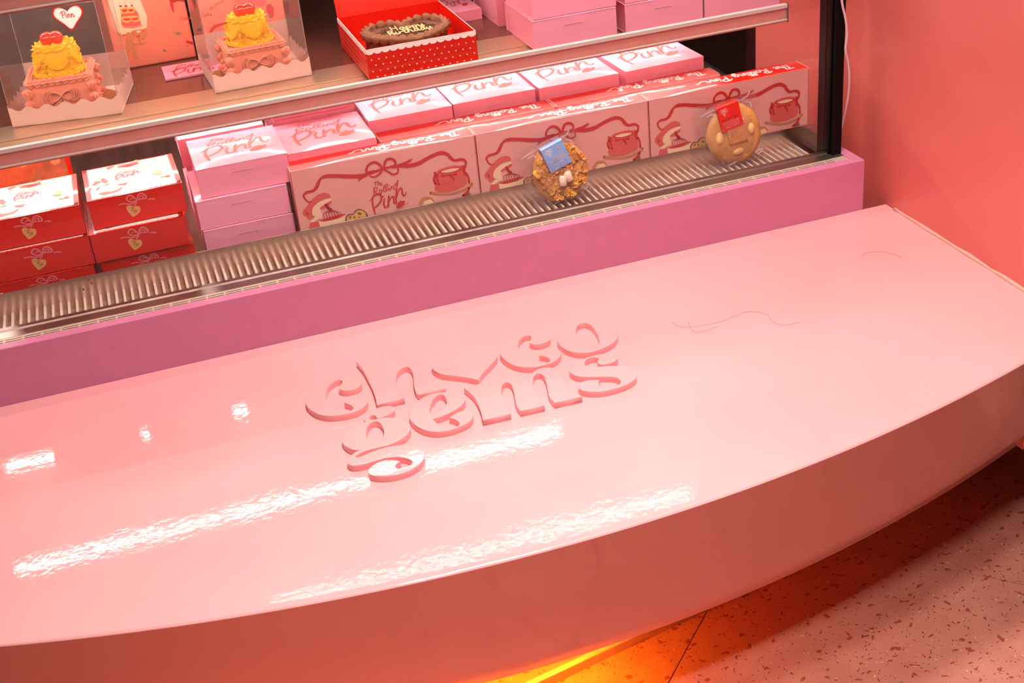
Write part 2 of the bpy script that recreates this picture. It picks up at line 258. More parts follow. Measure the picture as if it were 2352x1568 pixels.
D = json.loads('''{"LET":{"c1":[[[142.1,1703.3],[146.0,1716.1],[154.0,1729.1],[163.7,1737.2],[175.0,1742.4],[187.1,1746.1],[198.8,1747.5],[208.9,1745.9],[219.3,1741.3],[227.2,1734.0],[231.0,1725.4],[230.8,1718.5],[228.3,1713.3],[221.5,1708.0],[213.1,1706.9],[205.1,1708.1],[198.8,1712.6],[196.2,1718.6],[196.8,1723.7],[199.8,1728.1],[203.2,1732.5],[205.0,1738.2],[203.2,1743.7],[198.2,1744.9],[191.4,1741.7],[183.8,1734.7],[178.0,1723.5],[173.5,1708.6],[171.8,1694.7],[172.3,1681.9],[174.9,1669.3],[179.9,1659.7],[188.4,1652.2],[197.7,1648.8],[202.4,1650.1],[204.3,1654.1],[203.8,1659.7],[201.3,1665.9],[198.2,1670.3],[194.5,1674.6,1],[202.1,1679.5],[210.9,1682.5],[219.1,1682.6],[225.6,1680.0],[228.8,1673.6],[228.4,1665.4],[226.5,1659.0],[222.6,1652.8],[216.4,1647.6],[207.4,1643.0],[196.1,1641.5],[182.5,1643.2],[168.5,1647.5],[158.1,1655.3],[150.1,1665.3],[144.6,1678.3],[141.9,1690.9]]],"h":[[[237.4,1788.7,1],[279.3,1789.0,1],[276.3,1771.8],[273.4,1750.4],[271.0,1726.8],[270.3,1710.6,1],[274.7,1722.7],[281.6,1733.7],[290.6,1740.4],[302.6,1745.7],[315.7,1747.0],[326.5,1743.3],[333.3,1736.8],[337.1,1726.9],[336.7,1713.5],[334.9,1698.8],[333.4,1681.9],[334.8,1663.8],[338.8,1652.2],[343.4,1645.2,1],[301.7,1646.0,1],[300.0,1653.6],[300.7,1666.0],[303.2,1681.9],[307.5,1701.7],[309.9,1716.0],[309.6,1727.4],[306.3,1735.4],[301.2,1736.2],[293.6,1731.0],[287.4,1723.0],[282.6,1712.1],[279.0,1696.4],[277.8,1684.0],[276.8,1667.4],[277.5,1653.4],[279.8,1646.3,1],[237.7,1646.2,1],[240.0,1660.6],[241.6,1678.7],[242.8,1701.6],[242.5,1728.0],[241.7,1757.4]]],"heart":[[[394.7,1645.8,1],[398.8,1653.3],[405.1,1661.6],[414.2,1671.2],[423.0,1679.7],[432.9,1689.2],[439.0,1696.7],[442.8,1705.6],[444.4,1715.6],[443.0,1725.2],[438.4,1733.1],[431.3,1738.8],[421.9,1741.6],[412.4,1741.7],[403.5,1739.4],[396.6,1735.4],[392.2,1730.9,1],[387.5,1736.5],[380.8,1739.5],[372.4,1741.1],[363.5,1740.9],[355.3,1738.4],[348.1,1732.7],[342.8,1723.4],[340.9,1716.4],[341.5,1706.3],[344.5,1696.9],[350.1,1688.3],[359.0,1680.5],[368.9,1672.3],[378.8,1664.1],[388.1,1654.3]]],"c2":[[[449.6,1711.0],[455.0,1724.9],[463.9,1737.2],[475.9,1747.0],[488.5,1752.4],[500.5,1752.6],[511.5,1749.9],[521.6,1744.7],[530.1,1737.6],[535.0,1729.2],[535.4,1720.4],[531.2,1712.9],[524.0,1709.2],[514.6,1707.7],[505.9,1710.6],[501.7,1715.5],[500.8,1720.2],[503.1,1725.4],[507.3,1731.8],[509.0,1738.4],[507.0,1742.7],[501.4,1743.5],[494.2,1739.7],[486.7,1730.7],[481.3,1719.7],[478.2,1706.7],[477.1,1694.8],[477.9,1680.0],[480.7,1668.4],[486.0,1658.8],[493.2,1652.0],[501.5,1648.3],[507.3,1648.7],[510.8,1653.0],[511.0,1659.0],[508.2,1667.5],[504.9,1671.6],[500.9,1675.3,1],[508.9,1680.4],[518.8,1683.6],[527.6,1683.6],[532.9,1679.5],[535.4,1673.0],[533.8,1665.6],[528.9,1657.9],[520.3,1650.1],[510.0,1645.4],[497.9,1643.6],[484.8,1644.3],[472.3,1649.1],[461.1,1658.4],[453.1,1671.5],[448.6,1686.9],[447.5,1699.8]]],"o":[[[543.7,1710.7],[550.2,1724.5],[559.9,1734.7],[573.1,1743.2],[588.3,1746.3],[603.9,1744.8],[619.0,1739.1],[630.4,1729.7],[637.6,1714.8],[638.7,1697.8],[634.2,1680.6],[627.1,1669.4],[617.3,1659.7],[605.0,1653.6],[591.5,1649.2],[576.3,1647.7],[562.4,1651.8],[551.2,1660.7],[544.0,1672.7],[540.5,1687.0],[540.6,1699.5]],[[578.2,1720.7],[584.3,1732.9],[591.6,1740.1],[599.3,1740.5],[604.1,1734.7],[606.4,1722.4],[606.0,1706.2],[604.1,1689.9],[599.8,1675.1],[594.6,1663.1],[588.5,1653.8],[581.6,1651.2],[576.6,1655.8],[571.9,1666.5],[570.9,1681.7],[572.8,1699.8],[575.2,1711.5]]],"s":[[[606.6,1614.4],[607.3,1620.0],[605.7,1625.5],[601.1,1629.8],[593.7,1633.6],[585.4,1635.2],[576.2,1636.0],[566.3,1635.1],[556.1,1633.0],[545.7,1630.5],[537.2,1626.3],[531.2,1620.3],[527.3,1613.3],[525.6,1605.2],[527.0,1597.5],[531.6,1590.1],[539.1,1583.8],[550.4,1578.0],[560.9,1573.1],[571.2,1568.1],[578.5,1563.2],[582.6,1556.7],[583.8,1550.5],[582.4,1545.0],[578.1,1539.8],[572.7,1537.0],[566.4,1536.5],[559.3,1538.5],[554.6,1541.9],[551.4,1547.7],[551.2,1553.4],[552.3,1557.7],[554.9,1562.0],[557.2,1563.9,1],[552.3,1567.0],[546.2,1570.2],[538.9,1572.0],[531.8,1571.2],[526.1,1567.3],[522.2,1561.9],[520.8,1556.5],[522.6,1550.1],[527.5,1544.0],[535.1,1538.6],[545.4,1534.1],[556.8,1532.3],[569.0,1532.2],[581.7,1533.7],[594.4,1537.7],[604.4,1543.8],[610.6,1551.9],[613.3,1560.5],[612.8,1569.7],[609.3,1579.1],[603.4,1586.0],[593.2,1591.8],[582.7,1596.6],[571.7,1600.6],[563.6,1603.8],[557.4,1607.2],[553.9,1612.6],[553.9,1619.1],[557.2,1625.2],[562.4,1629.8],[568.9,1631.8],[574.8,1630.7],[578.3,1626.9],[578.1,1622.4],[575.3,1619.2],[573.3,1615.7],[573.2,1610.5],[575.5,1605.4],[580.8,1603.0],[589.0,1603.1],[597.7,1605.8],[603.3,1609.5]]],"m":[[[368.0,1634.1,1],[383.7,1634.6],[399.6,1635.5],[410.2,1634.6,1],[408.2,1628.4],[405.0,1614.0],[403.9,1602.3],[404.4,1596.9,1],[407.6,1605.7],[411.7,1616.0],[419.3,1626.4],[429.1,1632.2],[440.1,1633.9],[450.4,1630.5],[457.6,1623.2],[460.7,1614.4],[461.2,1606.1,1],[466.0,1617.1],[472.9,1628.1],[481.8,1634.6],[493.0,1636.3],[502.5,1632.9],[509.2,1624.3],[511.8,1612.0],[511.2,1599.6],[508.4,1584.9],[506.8,1569.8],[507.5,1555.5],[511.1,1544.2],[517.0,1532.7,1],[475.4,1534.4,1],[474.6,1542.8],[474.8,1553.0],[476.8,1565.7],[480.4,1579.6],[483.7,1593.8],[486.2,1606.9],[485.7,1618.0],[481.5,1623.7],[476.7,1622.5],[470.5,1614.8],[465.9,1604.6],[462.8,1593.7],[460.5,1580.8],[458.9,1566.1],[458.2,1549.4],[460.0,1534.1,1],[424.5,1535.1,1],[423.5,1544.8],[424.5,1557.7],[427.4,1571.6],[431.2,1586.9],[434.3,1602.8],[434.5,1614.2],[431.4,1620.8],[427.1,1620.7],[421.6,1614.5],[416.6,1604.7],[412.6,1589.3],[410.1,1573.4],[408.3,1557.4],[407.7,1542.7],[408.9,1534.7,1],[367.4,1536.4,1],[370.2,1549.7],[372.9,1566.6],[374.5,1584.4],[374.6,1601.4],[371.9,1618.4]]],"g":[[[267.0,1559.5],[262.4,1551.7],[254.5,1544.0],[243.7,1537.8],[231.9,1534.5],[219.2,1533.8],[209.3,1534.2],[199.3,1534.3],[189.7,1532.5],[182.2,1528.2],[178.8,1524.3,1],[183.2,1521.9],[192.0,1524.2],[202.6,1527.1],[214.8,1529.2],[226.6,1529.5],[238.7,1528.0],[250.3,1523.9],[260.1,1516.0],[266.2,1507.4],[269.0,1497.2],[268.1,1487.4],[262.9,1475.8],[253.9,1466.3],[242.5,1460.3],[229.7,1458.1],[217.7,1458.6],[206.3,1461.5],[196.9,1466.3],[190.2,1472.5],[187.9,1478.2],[189.2,1485.9],[194.8,1492.5],[202.2,1496.6],[210.9,1498.6],[218.9,1497.4],[226.9,1493.2],[233.9,1486.4,1],[228.8,1483.8],[225.2,1479.3],[224.9,1474.9],[227.8,1470.0],[233.3,1469.3],[240.2,1470.6],[245.6,1472.6],[248.9,1477.2],[247.7,1484.0],[242.3,1492.0],[233.2,1498.8],[223.4,1502.4],[212.3,1504.2],[200.5,1503.2],[189.6,1502.2],[179.9,1503.0],[171.6,1505.9],[167.0,1511.2],[166.2,1517.1],[169.1,1525.1],[174.5,1531.1],[181.5,1536.5],[189.2,1539.7,1],[182.0,1543.1],[175.5,1551.5],[171.5,1562.3],[170.7,1573.4],[173.4,1583.6],[181.3,1594.9],[191.3,1601.8],[201.6,1606.1],[212.8,1608.0,1],[211.2,1614.3],[212.4,1619.8],[218.4,1627.3],[226.8,1633.7],[236.4,1637.3],[246.2,1637.8],[254.4,1635.1],[259.2,1629.5],[259.2,1622.9],[255.1,1616.1],[247.9,1611.8],[239.6,1609.8],[229.5,1609.4,1],[229.9,1614.6],[228.1,1619.9],[224.5,1621.3],[220.9,1619.0],[219.8,1614.3],[223.0,1609.0],[230.6,1608.2],[238.9,1606.8],[247.0,1604.1],[256.0,1598.2],[263.3,1589.4],[267.7,1579.5],[268.9,1568.7]],[[206.4,1579.2],[210.6,1590.6],[216.5,1599.6],[222.6,1603.5],[227.4,1602.0],[231.0,1595.0],[232.1,1583.4],[231.2,1572.1],[227.6,1558.8],[222.5,1548.1],[216.0,1541.5],[210.0,1541.2],[204.8,1547.7],[203.5,1559.0],[204.6,1570.0]]],"e":[[[275.1,1596.1],[277.5,1604.3],[282.5,1614.7],[289.7,1624.2],[298.7,1631.8],[309.0,1636.9],[319.6,1638.9],[331.3,1637.9],[342.3,1634.3],[352.5,1627.9],[359.6,1619.4],[362.5,1610.7],[361.3,1602.8],[357.3,1595.2],[350.5,1588.0],[341.1,1582.0],[330.3,1576.9],[318.1,1573.1],[310.2,1571.8],[303.2,1571.6,1],[304.2,1564.5],[306.1,1556.7],[309.3,1549.5],[314.4,1543.4],[321.2,1538.9],[327.6,1537.1],[331.8,1537.8],[334.6,1541.5],[335.0,1547.0],[333.1,1554.2],[330.0,1559.7],[325.5,1564.2,1],[331.3,1568.3],[339.3,1571.8],[347.3,1573.1],[354.8,1570.6],[359.0,1565.0],[359.7,1557.7],[357.1,1550.9],[352.2,1544.2],[344.8,1538.8],[335.1,1535.1],[324.2,1533.2],[312.1,1533.0],[300.4,1536.0],[290.7,1542.4],[282.6,1552.5],[276.7,1565.0],[274.0,1577.1],[273.5,1587.6]],[[306.4,1601.7],[310.5,1611.5],[316.7,1621.5],[323.7,1629.6],[329.9,1632.5],[333.9,1629.9],[335.6,1623.0],[335.6,1614.5],[333.7,1605.8],[330.1,1597.0],[325.2,1590.0],[318.8,1583.8],[311.7,1579.2],[305.8,1576.9],[303.6,1579.7],[303.8,1587.7],[304.7,1595.4]]]},"front":{"strokes":[["rib",[[26.1,77.9,1.7],[20.5,80.0,2.38],[16.7,86.3,2.71],[15.6,92.0,3.38],[21.5,96.2,4.06],[31.9,96.7,4.41],[38.5,100.7,5.77],[43.2,107.9,6.1],[48.6,114.9,4.07],[57.6,117.5,6.11],[72.7,115.2,6.14],[92.7,110.1,6.86],[111.2,106.2,6.9],[123.3,105.5,6.92],[130.7,108.4,5.2],[141.4,109.8,3.82]]],["rib",[[173.0,109.6,3.5],[187.1,109.4,5.97],[200.9,106.5,7.05],[218.8,107.4,7.08],[233.7,112.5,6.39],[248.5,116.8,6.41],[261.1,117.8,6.43],[271.3,113.0,5.37],[275.9,105.7,6.11],[282.4,99.7,4.69],[295.0,99.0,4.7],[301.6,93.9,4.35],[300.7,85.7,3.63],[298.7,80.6,1.82]]],["rib",[[155.6,111.4,3.48],[150.0,120.7,4.51],[141.9,125.1,4.5],[132.8,122.5,4.15],[127.7,114.5,4.15],[130.6,107.6,3.47],[141.1,108.1,4.17],[155.6,110.9,3.48]]],["rib",[[156.3,109.5,2.79],[149.1,102.7,3.49],[139.9,99.2,2.78],[132.5,102.6,2.43],[133.2,107.9,2.43]]],["rib",[[158.3,111.7,3.49],[160.2,118.6,4.53],[164.6,125.0,4.52],[173.4,125.0,4.53],[178.7,119.3,4.55],[177.9,113.1,3.85],[169.7,111.2,3.85],[159.1,110.7,3.14]]],["rib",[[158.7,108.0,2.79],[165.0,103.1,3.15],[173.0,96.8,3.16],[181.3,99.6,2.81],[181.4,106.9,2.46],[176.8,111.5,2.45]]],["rib",[[153.9,111.2,5.92],[159.9,110.3,5.93]]],["dark",[[50.1,67.4,5.24],[52.8,61.2,4.73],[56.8,55.8,6.32]]],["rim",[[34.2,41.5,1.05],[43.3,38.6,1.05],[58.3,38.4,1.06],[71.4,40.1,1.06],[79.8,42.8,1.06]]],["dark",[[58.7,54.8,0.95],[44.0,53.0,0.95],[44.3,41.0,0.95]]],["dark",[[58.7,54.8,0.95],[48.2,52.4,0.95],[49.1,41.4,0.95]]],["dark",[[58.7,54.8,0.95],[52.5,51.9,0.95],[54.0,41.9,0.95]]],["dark",[[58.7,54.8,0.95],[56.8,51.3,0.95],[58.9,42.3,0.95]]],["dark",[[58.7,54.8,0.95],[61.1,50.7,0.95],[63.7,42.7,0.95]]],["dark",[[58.7,54.8,0.95],[65.3,50.2,0.95],[68.6,43.2,0.95]]],["dark",[[58.7,54.8,0.95],[69.6,49.6,0.95],[73.5,43.6,0.95]]],["rib",[[244.6,79.4,3.59],[241.7,72.6,4.19],[244.0,64.6,3.6]]],["rib",[[245.6,77.9,2.99],[248.3,69.9,3.6],[249.6,61.6,3.01]]],["rib",[[271.1,74.4,3.01],[274.9,70.5,3.32],[277.3,65.0,2.72]]],["rib",[[300.0,72.7,3.64],[303.4,64.5,3.65],[303.8,54.4,3.66]]],["gold",[[232.6,50.2,4.2],[246.5,45.4,4.22],[268.4,40.7,3.64],[286.8,41.7,3.66],[302.6,46.5,4.28],[308.6,50.9,3.67]]],["rib",[[302.0,44.1,4.28],[298.5,37.3,4.9],[290.5,31.5,5.51]]]],"polys":[["rib",[[129.7,107.7],[120.9,101.4],[108.7,95.8],[112.9,100.4],[110.6,102.7],[121.4,104.9]]],["rib",[[180.5,112.6],[193.1,114.5],[202.3,117.2],[206.1,122.2],[204.0,117.2],[209.5,117.9],[205.3,112.9],[190.5,108.7]]],["coral",[[8.9,60.8],[10.8,66.0],[16.8,70.3],[23.3,77.8],[31.7,83.8],[40.9,88.5],[49.4,88.9],[56.4,86.8],[59.5,82.8],[59.3,78.4],[52.0,78.8],[42.2,77.0],[34.1,73.2],[28.0,67.8],[25.4,61.6],[26.0,55.8],[27.3,51.0],[18.1,46.8],[13.9,52.9],[9.3,57.3]]],["cream",[[35.5,71.8],[40.7,74.6],[49.5,76.6],[57.0,77.2],[59.6,76.6],[60.6,73.0],[54.6,68.7],[45.3,64.0],[38.8,63.2],[36.3,67.1]]],["coral",[[38.8,63.2],[43.6,66.6],[50.5,69.6],[57.2,72.1],[60.9,71.8],[59.9,68.7],[53.9,64.4],[46.0,61.6],[40.7,61.6]]],["cream",[[27.6,65.6],[33.8,71.0],[36.6,65.9],[39.5,60.8],[39.5,54.0],[41.0,50.3],[27.3,51.0],[24.6,57.3],[25.8,62.6]]],["cream",[[18.5,42.8],[24.3,46.0],[28.1,49.7],[36.7,50.1],[40.8,49.2],[39.0,45.0],[33.7,45.0],[25.7,41.2],[20.4,41.2]]],["coral",[[18.1,40.6],[25.5,40.1],[33.0,40.7],[34.0,33.6],[34.3,25.5],[33.7,18.8],[14.6,19.7]]],["rim",[[34.2,41.5],[44.0,42.8],[59.1,43.9],[72.1,44.5],[79.9,43.3],[71.4,40.1],[58.3,38.4],[43.3,38.4]]],["cream",[[33.6,41.1],[43.3,38.4],[60.4,38.2],[79.8,42.6],[78.5,36.2],[73.8,21.2],[37.8,17.8],[34.3,29.0]]],["brown",[[78.1,31.7],[80.2,38.1],[85.6,42.1],[93.0,41.0],[96.9,45.8],[103.7,47.5],[109.8,45.6],[115.9,39.4],[118.3,33.1],[117.8,26.3],[111.4,19.7],[95.9,17.4],[81.8,24.0]]],["yel",[[80.9,32.3],[82.7,37.0],[87.4,39.7],[93.7,38.8],[98.8,43.7],[104.4,45.3],[110.0,43.3],[114.6,37.4],[114.8,31.6],[109.8,23.5],[96.4,20.7],[84.2,25.8]]],["brown",[[100.5,40.5],[103.9,42.0],[107.8,38.9],[107.3,35.6],[102.1,37.3]]],["brown",[[85.9,36.9],[89.4,38.4],[90.1,35.9],[87.5,33.1],[84.9,34.2]]],["brown",[[92.7,35.4],[96.0,36.3],[96.8,33.9],[93.3,32.4]]],["brown",[[101.5,32.8],[104.2,33.4],[103.7,30.0],[101.0,30.1]]],["coral",[[248.9,85.3],[252.9,88.1],[260.3,89.7],[268.8,90.6],[277.3,90.7],[286.2,89.5],[293.8,87.3],[298.9,84.1],[300.0,77.6],[299.8,65.2],[299.8,54.0],[293.8,49.6],[284.3,47.3],[275.0,45.5],[259.9,46.2],[245.2,50.0],[241.7,55.8],[243.4,64.8],[243.7,77.1],[245.2,84.2]]],["rim",[[250.5,83.7],[259.9,86.7],[270.9,88.0],[281.7,87.6],[291.7,84.9],[294.2,80.7],[284.8,77.7],[272.6,77.2],[259.0,79.4]]],["cream",[[256.5,83.7],[264.6,85.7],[275.5,86.2],[288.5,83.8],[285.2,81.4],[276.0,80.2],[265.2,80.6]]],["rib",[[256.6,78.7],[263.5,76.6],[271.3,76.2],[279.2,76.4],[283.8,76.7],[282.9,71.9],[275.2,73.2],[271.1,74.4],[263.2,73.6],[256.0,74.2]]],["rib",[[243.7,87.0],[246.6,85.7],[251.2,79.2],[250.0,74.5],[245.6,77.9],[242.6,82.9]]],["rib",[[293.9,88.2],[298.6,87.2],[299.5,79.0],[298.1,66.8],[295.0,71.2],[293.6,80.2]]],["leaf",[[291.9,32.7],[296.5,35.8],[301.6,37.3],[304.1,32.9],[304.9,29.0],[297.5,28.0]]],["gold",[[209.1,32.3],[213.8,40.7],[223.2,44.3],[233.6,40.2],[238.0,31.7],[236.6,20.6],[211.4,22.4]]],["cream",[[216.1,30.8],[220.6,37.4],[231.5,37.8],[236.2,32.1],[234.2,23.1],[216.9,23.1]]]]},"red":{"strokes":[["pk",[[47.5,34.8,2.26],[55.8,34.9,2.4],[64.1,32.3,2.41],[71.1,32.7,2.28],[76.6,35.3,1.74]]],["pk",[[94.9,33.6,2.02],[99.1,33.8,2.56],[103.6,32.2,2.7]]],["pk",[[76.4,35.8,2.01],[73.4,41.5,2.41],[69.6,45.8,2.67],[65.0,46.5,2.67],[61.2,42.7,2.67],[61.2,39.9,2.4],[64.5,36.5,2.41],[69.6,35.2,2.28],[76.4,35.8,1.74]]],["pk",[[65.9,39.3,1.47],[69.2,41.3,1.74],[73.5,39.5,1.74]]],["pk",[[76.8,36.1,2.01],[79.3,42.5,2.55],[83.1,45.9,2.81],[87.5,45.5,2.82],[91.0,41.5,2.82],[91.8,36.6,2.69],[88.6,36.1,2.29],[83.2,36.9,2.28],[77.1,36.0,1.74]]],["pk",[[80.2,38.4,1.61],[83.8,41.9,1.88],[87.6,40.3,2.02],[86.2,37.5,1.61]]],["pk",[[76.5,35.3,2.01],[73.6,30.5,2.28],[70.6,28.1,2.41]]],["rp",[[62.9,23.9,0.67],[65.1,25.8,0.67],[68.1,25.3,0.81],[69.1,22.9,0.81],[66.2,21.5,0.81],[66.9,19.1,0.81],[67.8,17.3,0.67]]],["rp",[[66.4,25.5,0.94],[65.7,21.3,0.94],[63.5,19.5,0.67]]],["rp",[[71.3,20.1,0.81],[69.0,16.7,0.94],[67.1,14.7,0.81]]],["rp",[[68.3,19.2,0.67],[71.6,20.0,0.81],[73.0,18.1,0.81],[71.4,16.5,0.81],[68.8,17.1,0.67]]]],"polys":[["hb",[[64.0,9.3],[60.9,15.0],[58.0,21.1],[57.3,26.4],[58.9,29.9],[62.9,30.4],[66.0,29.0],[69.4,26.2],[73.6,26.5],[77.7,24.8],[78.8,20.7],[76.7,15.3],[71.2,11.8]]]]},"top":{"polys":[["blue",[[39.9,89.1],[45.8,96.9],[59.0,100.5],[72.0,101.3],[86.0,101.6],[98.7,96.8],[98.2,76.9],[95.9,58.4],[83.0,57.7],[64.8,60.1],[51.6,68.0],[42.9,76.0]]],["red",[[39.9,144.0],[50.4,148.0],[54.9,143.8],[42.1,132.4]]],["red",[[54.9,143.8],[65.2,143.5],[80.3,143.3],[93.8,145.6],[94.6,130.2],[79.9,136.1],[65.0,139.2]]],["red",[[11.6,69.5],[18.7,87.6],[26.7,82.8],[27.2,74.1],[17.9,68.6]]],["red",[[28.0,90.5],[33.6,91.4],[39.0,72.7],[35.0,64.0],[28.1,73.6]]],["red",[[17.1,49.8],[27.4,57.4],[17.5,38.7]]],["red",[[18.7,24.6],[29.5,26.3],[41.8,21.7],[50.9,24.4],[57.8,33.9],[58.2,25.5],[50.5,16.6],[39.7,14.9],[30.6,12.2],[23.7,16.3]]],["green",[[26.6,60.6],[38.5,61.9],[40.9,56.3],[30.0,55.9]]],["green",[[110.2,64.1],[116.0,67.7],[123.0,62.1],[130.5,63.3],[124.3,55.6],[115.2,58.2]]],["green",[[121.2,40.6],[128.0,44.9],[128.5,40.4],[122.8,38.2]]],["yel2",[[114.6,72.8],[121.7,80.1],[130.6,74.8],[125.0,63.8],[117.7,65.3]]],["yel2",[[23.7,95.9],[28.4,98.8],[29.0,92.7],[24.4,91.3]]],["yel2",[[87.7,153.9],[95.4,155.2],[94.2,151.4],[88.4,151.0]]],["red",[[128.6,41.7],[134.8,49.3],[140.5,40.3],[135.5,36.2]]],["red",[[4.8,57.1],[9.5,62.5],[9.8,48.7],[6.2,48.1]]],["green",[[9.0,49.2],[12.6,49.8],[11.4,43.6]]],["red",[[50.5,49.2],[64.0,46.7],[70.5,48.4],[65.3,37.7],[55.6,42.1]]]],"pinn":[[52.4,98.7],[93.2,97.3],[52.0,76.2]]},"logo":[[[0.17,0.892,0.019],[0.225,0.897,0.019],[0.286,0.892,0.019]],[[0.228,0.897,0.019],[0.205,0.844,0.019],[0.187,0.791,0.019]],[[0.295,0.905,0.016],[0.273,0.844,0.016],[0.25,0.786,0.016]],[[0.262,0.827,0.016],[0.297,0.853,0.016],[0.312,0.833,0.016],[0.302,0.789,0.016]],[[0.323,0.808,0.016],[0.361,0.822,0.016],[0.363,0.85,0.016],[0.338,0.847,0.016],[0.325,0.806,0.016],[0.352,0.778,0.016],[0.384,0.791,0.016]],[[0.153,0.741,0.025],[0.128,0.644,0.025],[0.12,0.553,0.025]],[[0.117,0.702,0.022],[0.177,0.744,0.022],[0.23,0.73,0.022],[0.23,0.68,0.022],[0.189,0.645,0.022],[0.136,0.638,0.022]],[[0.153,0.642,0.022],[0.183,0.598,0.022],[0.219,0.558,0.022]],[[0.309,0.661,0.022],[0.272,0.628,0.022],[0.266,0.578,0.022],[0.294,0.548,0.022],[0.333,0.572,0.022],[0.341,0.625,0.022],[0.309,0.661,0.022]],[[0.363,0.603,0.019],[0.423,0.681,0.019],[0.45,0.748,0.019],[0.43,0.767,0.019],[0.402,0.702,0.019],[0.389,0.609,0.019],[0.414,0.577,0.019],[0.445,0.602,0.019],[0.497,0.689,0.019],[0.523,0.764,0.019],[0.505,0.786,0.019],[0.472,0.714,0.019],[0.459,0.617,0.019],[0.486,0.588,0.019],[0.52,0.619,0.019],[0.55,0.67,0.019],[0.536,0.614,0.019],[0.555,0.584,0.019],[0.589,0.633,0.019],[0.606,0.686,0.019],[0.589,0.6,0.019],[0.614,0.656,0.019],[0.652,0.686,0.019],[0.664,0.659,0.019],[0.659,0.608,0.019],[0.687,0.625,0.019]],[[0.561,0.733,0.022],[0.562,0.722,0.022]],[[0.772,0.717,0.019],[0.738,0.745,0.019],[0.703,0.703,0.019],[0.72,0.662,0.019],[0.758,0.692,0.019],[0.791,0.777,0.019],[0.82,0.828,0.019],[0.786,0.691,0.019],[0.756,0.605,0.019],[0.72,0.578,0.019],[0.697,0.612,0.019]],[[0.098,0.527,0.041],[0.059,0.414,0.047],[0.047,0.27,0.047],[0.058,0.122,0.044],[0.078,-0.006,0.028]],[[-0.002,0.409,0.022],[0.069,0.484,0.033],[0.173,0.539,0.041],[0.264,0.538,0.044],[0.311,0.469,0.047],[0.283,0.35,0.047],[0.186,0.241,0.041],[0.058,0.175,0.025]],[[0.38,0.373,0.041],[0.345,0.248,0.044],[0.358,0.136,0.039],[0.412,0.131,0.028],[0.463,0.209,0.022]],[[0.355,0.45,0.039],[0.367,0.456,0.039]],[[0.509,0.427,0.041],[0.48,0.292,0.047],[0.467,0.144,0.042]],[[0.48,0.234,0.022],[0.55,0.359,0.033],[0.611,0.395,0.041],[0.639,0.331,0.047],[0.623,0.217,0.042],[0.655,0.181,0.033],[0.687,0.219,0.025]],[[0.761,0.598,0.036],[0.719,0.445,0.047],[0.691,0.291,0.047],[0.695,0.194,0.033]],[[0.705,0.302,0.022],[0.78,0.489,0.033],[0.848,0.586,0.042],[0.888,0.539,0.047],[0.888,0.423,0.044],[0.917,0.35,0.036],[0.964,0.369,0.031],[1.0,0.442,0.022]]],"lips":[[0.662,0.062],[0.719,0.167],[0.812,0.234],[0.863,0.195],[0.928,0.219],[0.905,0.127],[0.83,0.055],[0.742,0.03]]}''')
def logo(mb, x, y, wd, mp, m=0):
    for s in D['logo']: mb.stroke([(x+a*wd, y+b*wd, c*wd) for a, b, c in s], mp, m, 3)
    L = [(x+a*wd, y+b*wd) for a, b in D['lips']]
    mb.poly(crom(L, 2, True), mp, m)
    put_text(mb, 'by Penny', x+.74*wd, y+.02*wd, .055*wd, lambda u, v: mp(u, v+.35*(u-x-.74*wd)), m)
def part(mb, name, mats, t, smooth=False, bevel=0, sub=None, base=None):
    """geometry given in scene measure, parented to thing t (or to a part of it)"""
    o = mb.build(name, mats, sub or t, smooth, bevel=bevel)
    if sub is None: o.location = (-t.location.x, -t.location.y, -(t.location.z-H))
    return o
def room(name, mb, m, smooth=False, bevel=0):
    o = mb.build(name, m, None, smooth, (0, 0, H), bevel); o['kind'] = 'structure'; return o

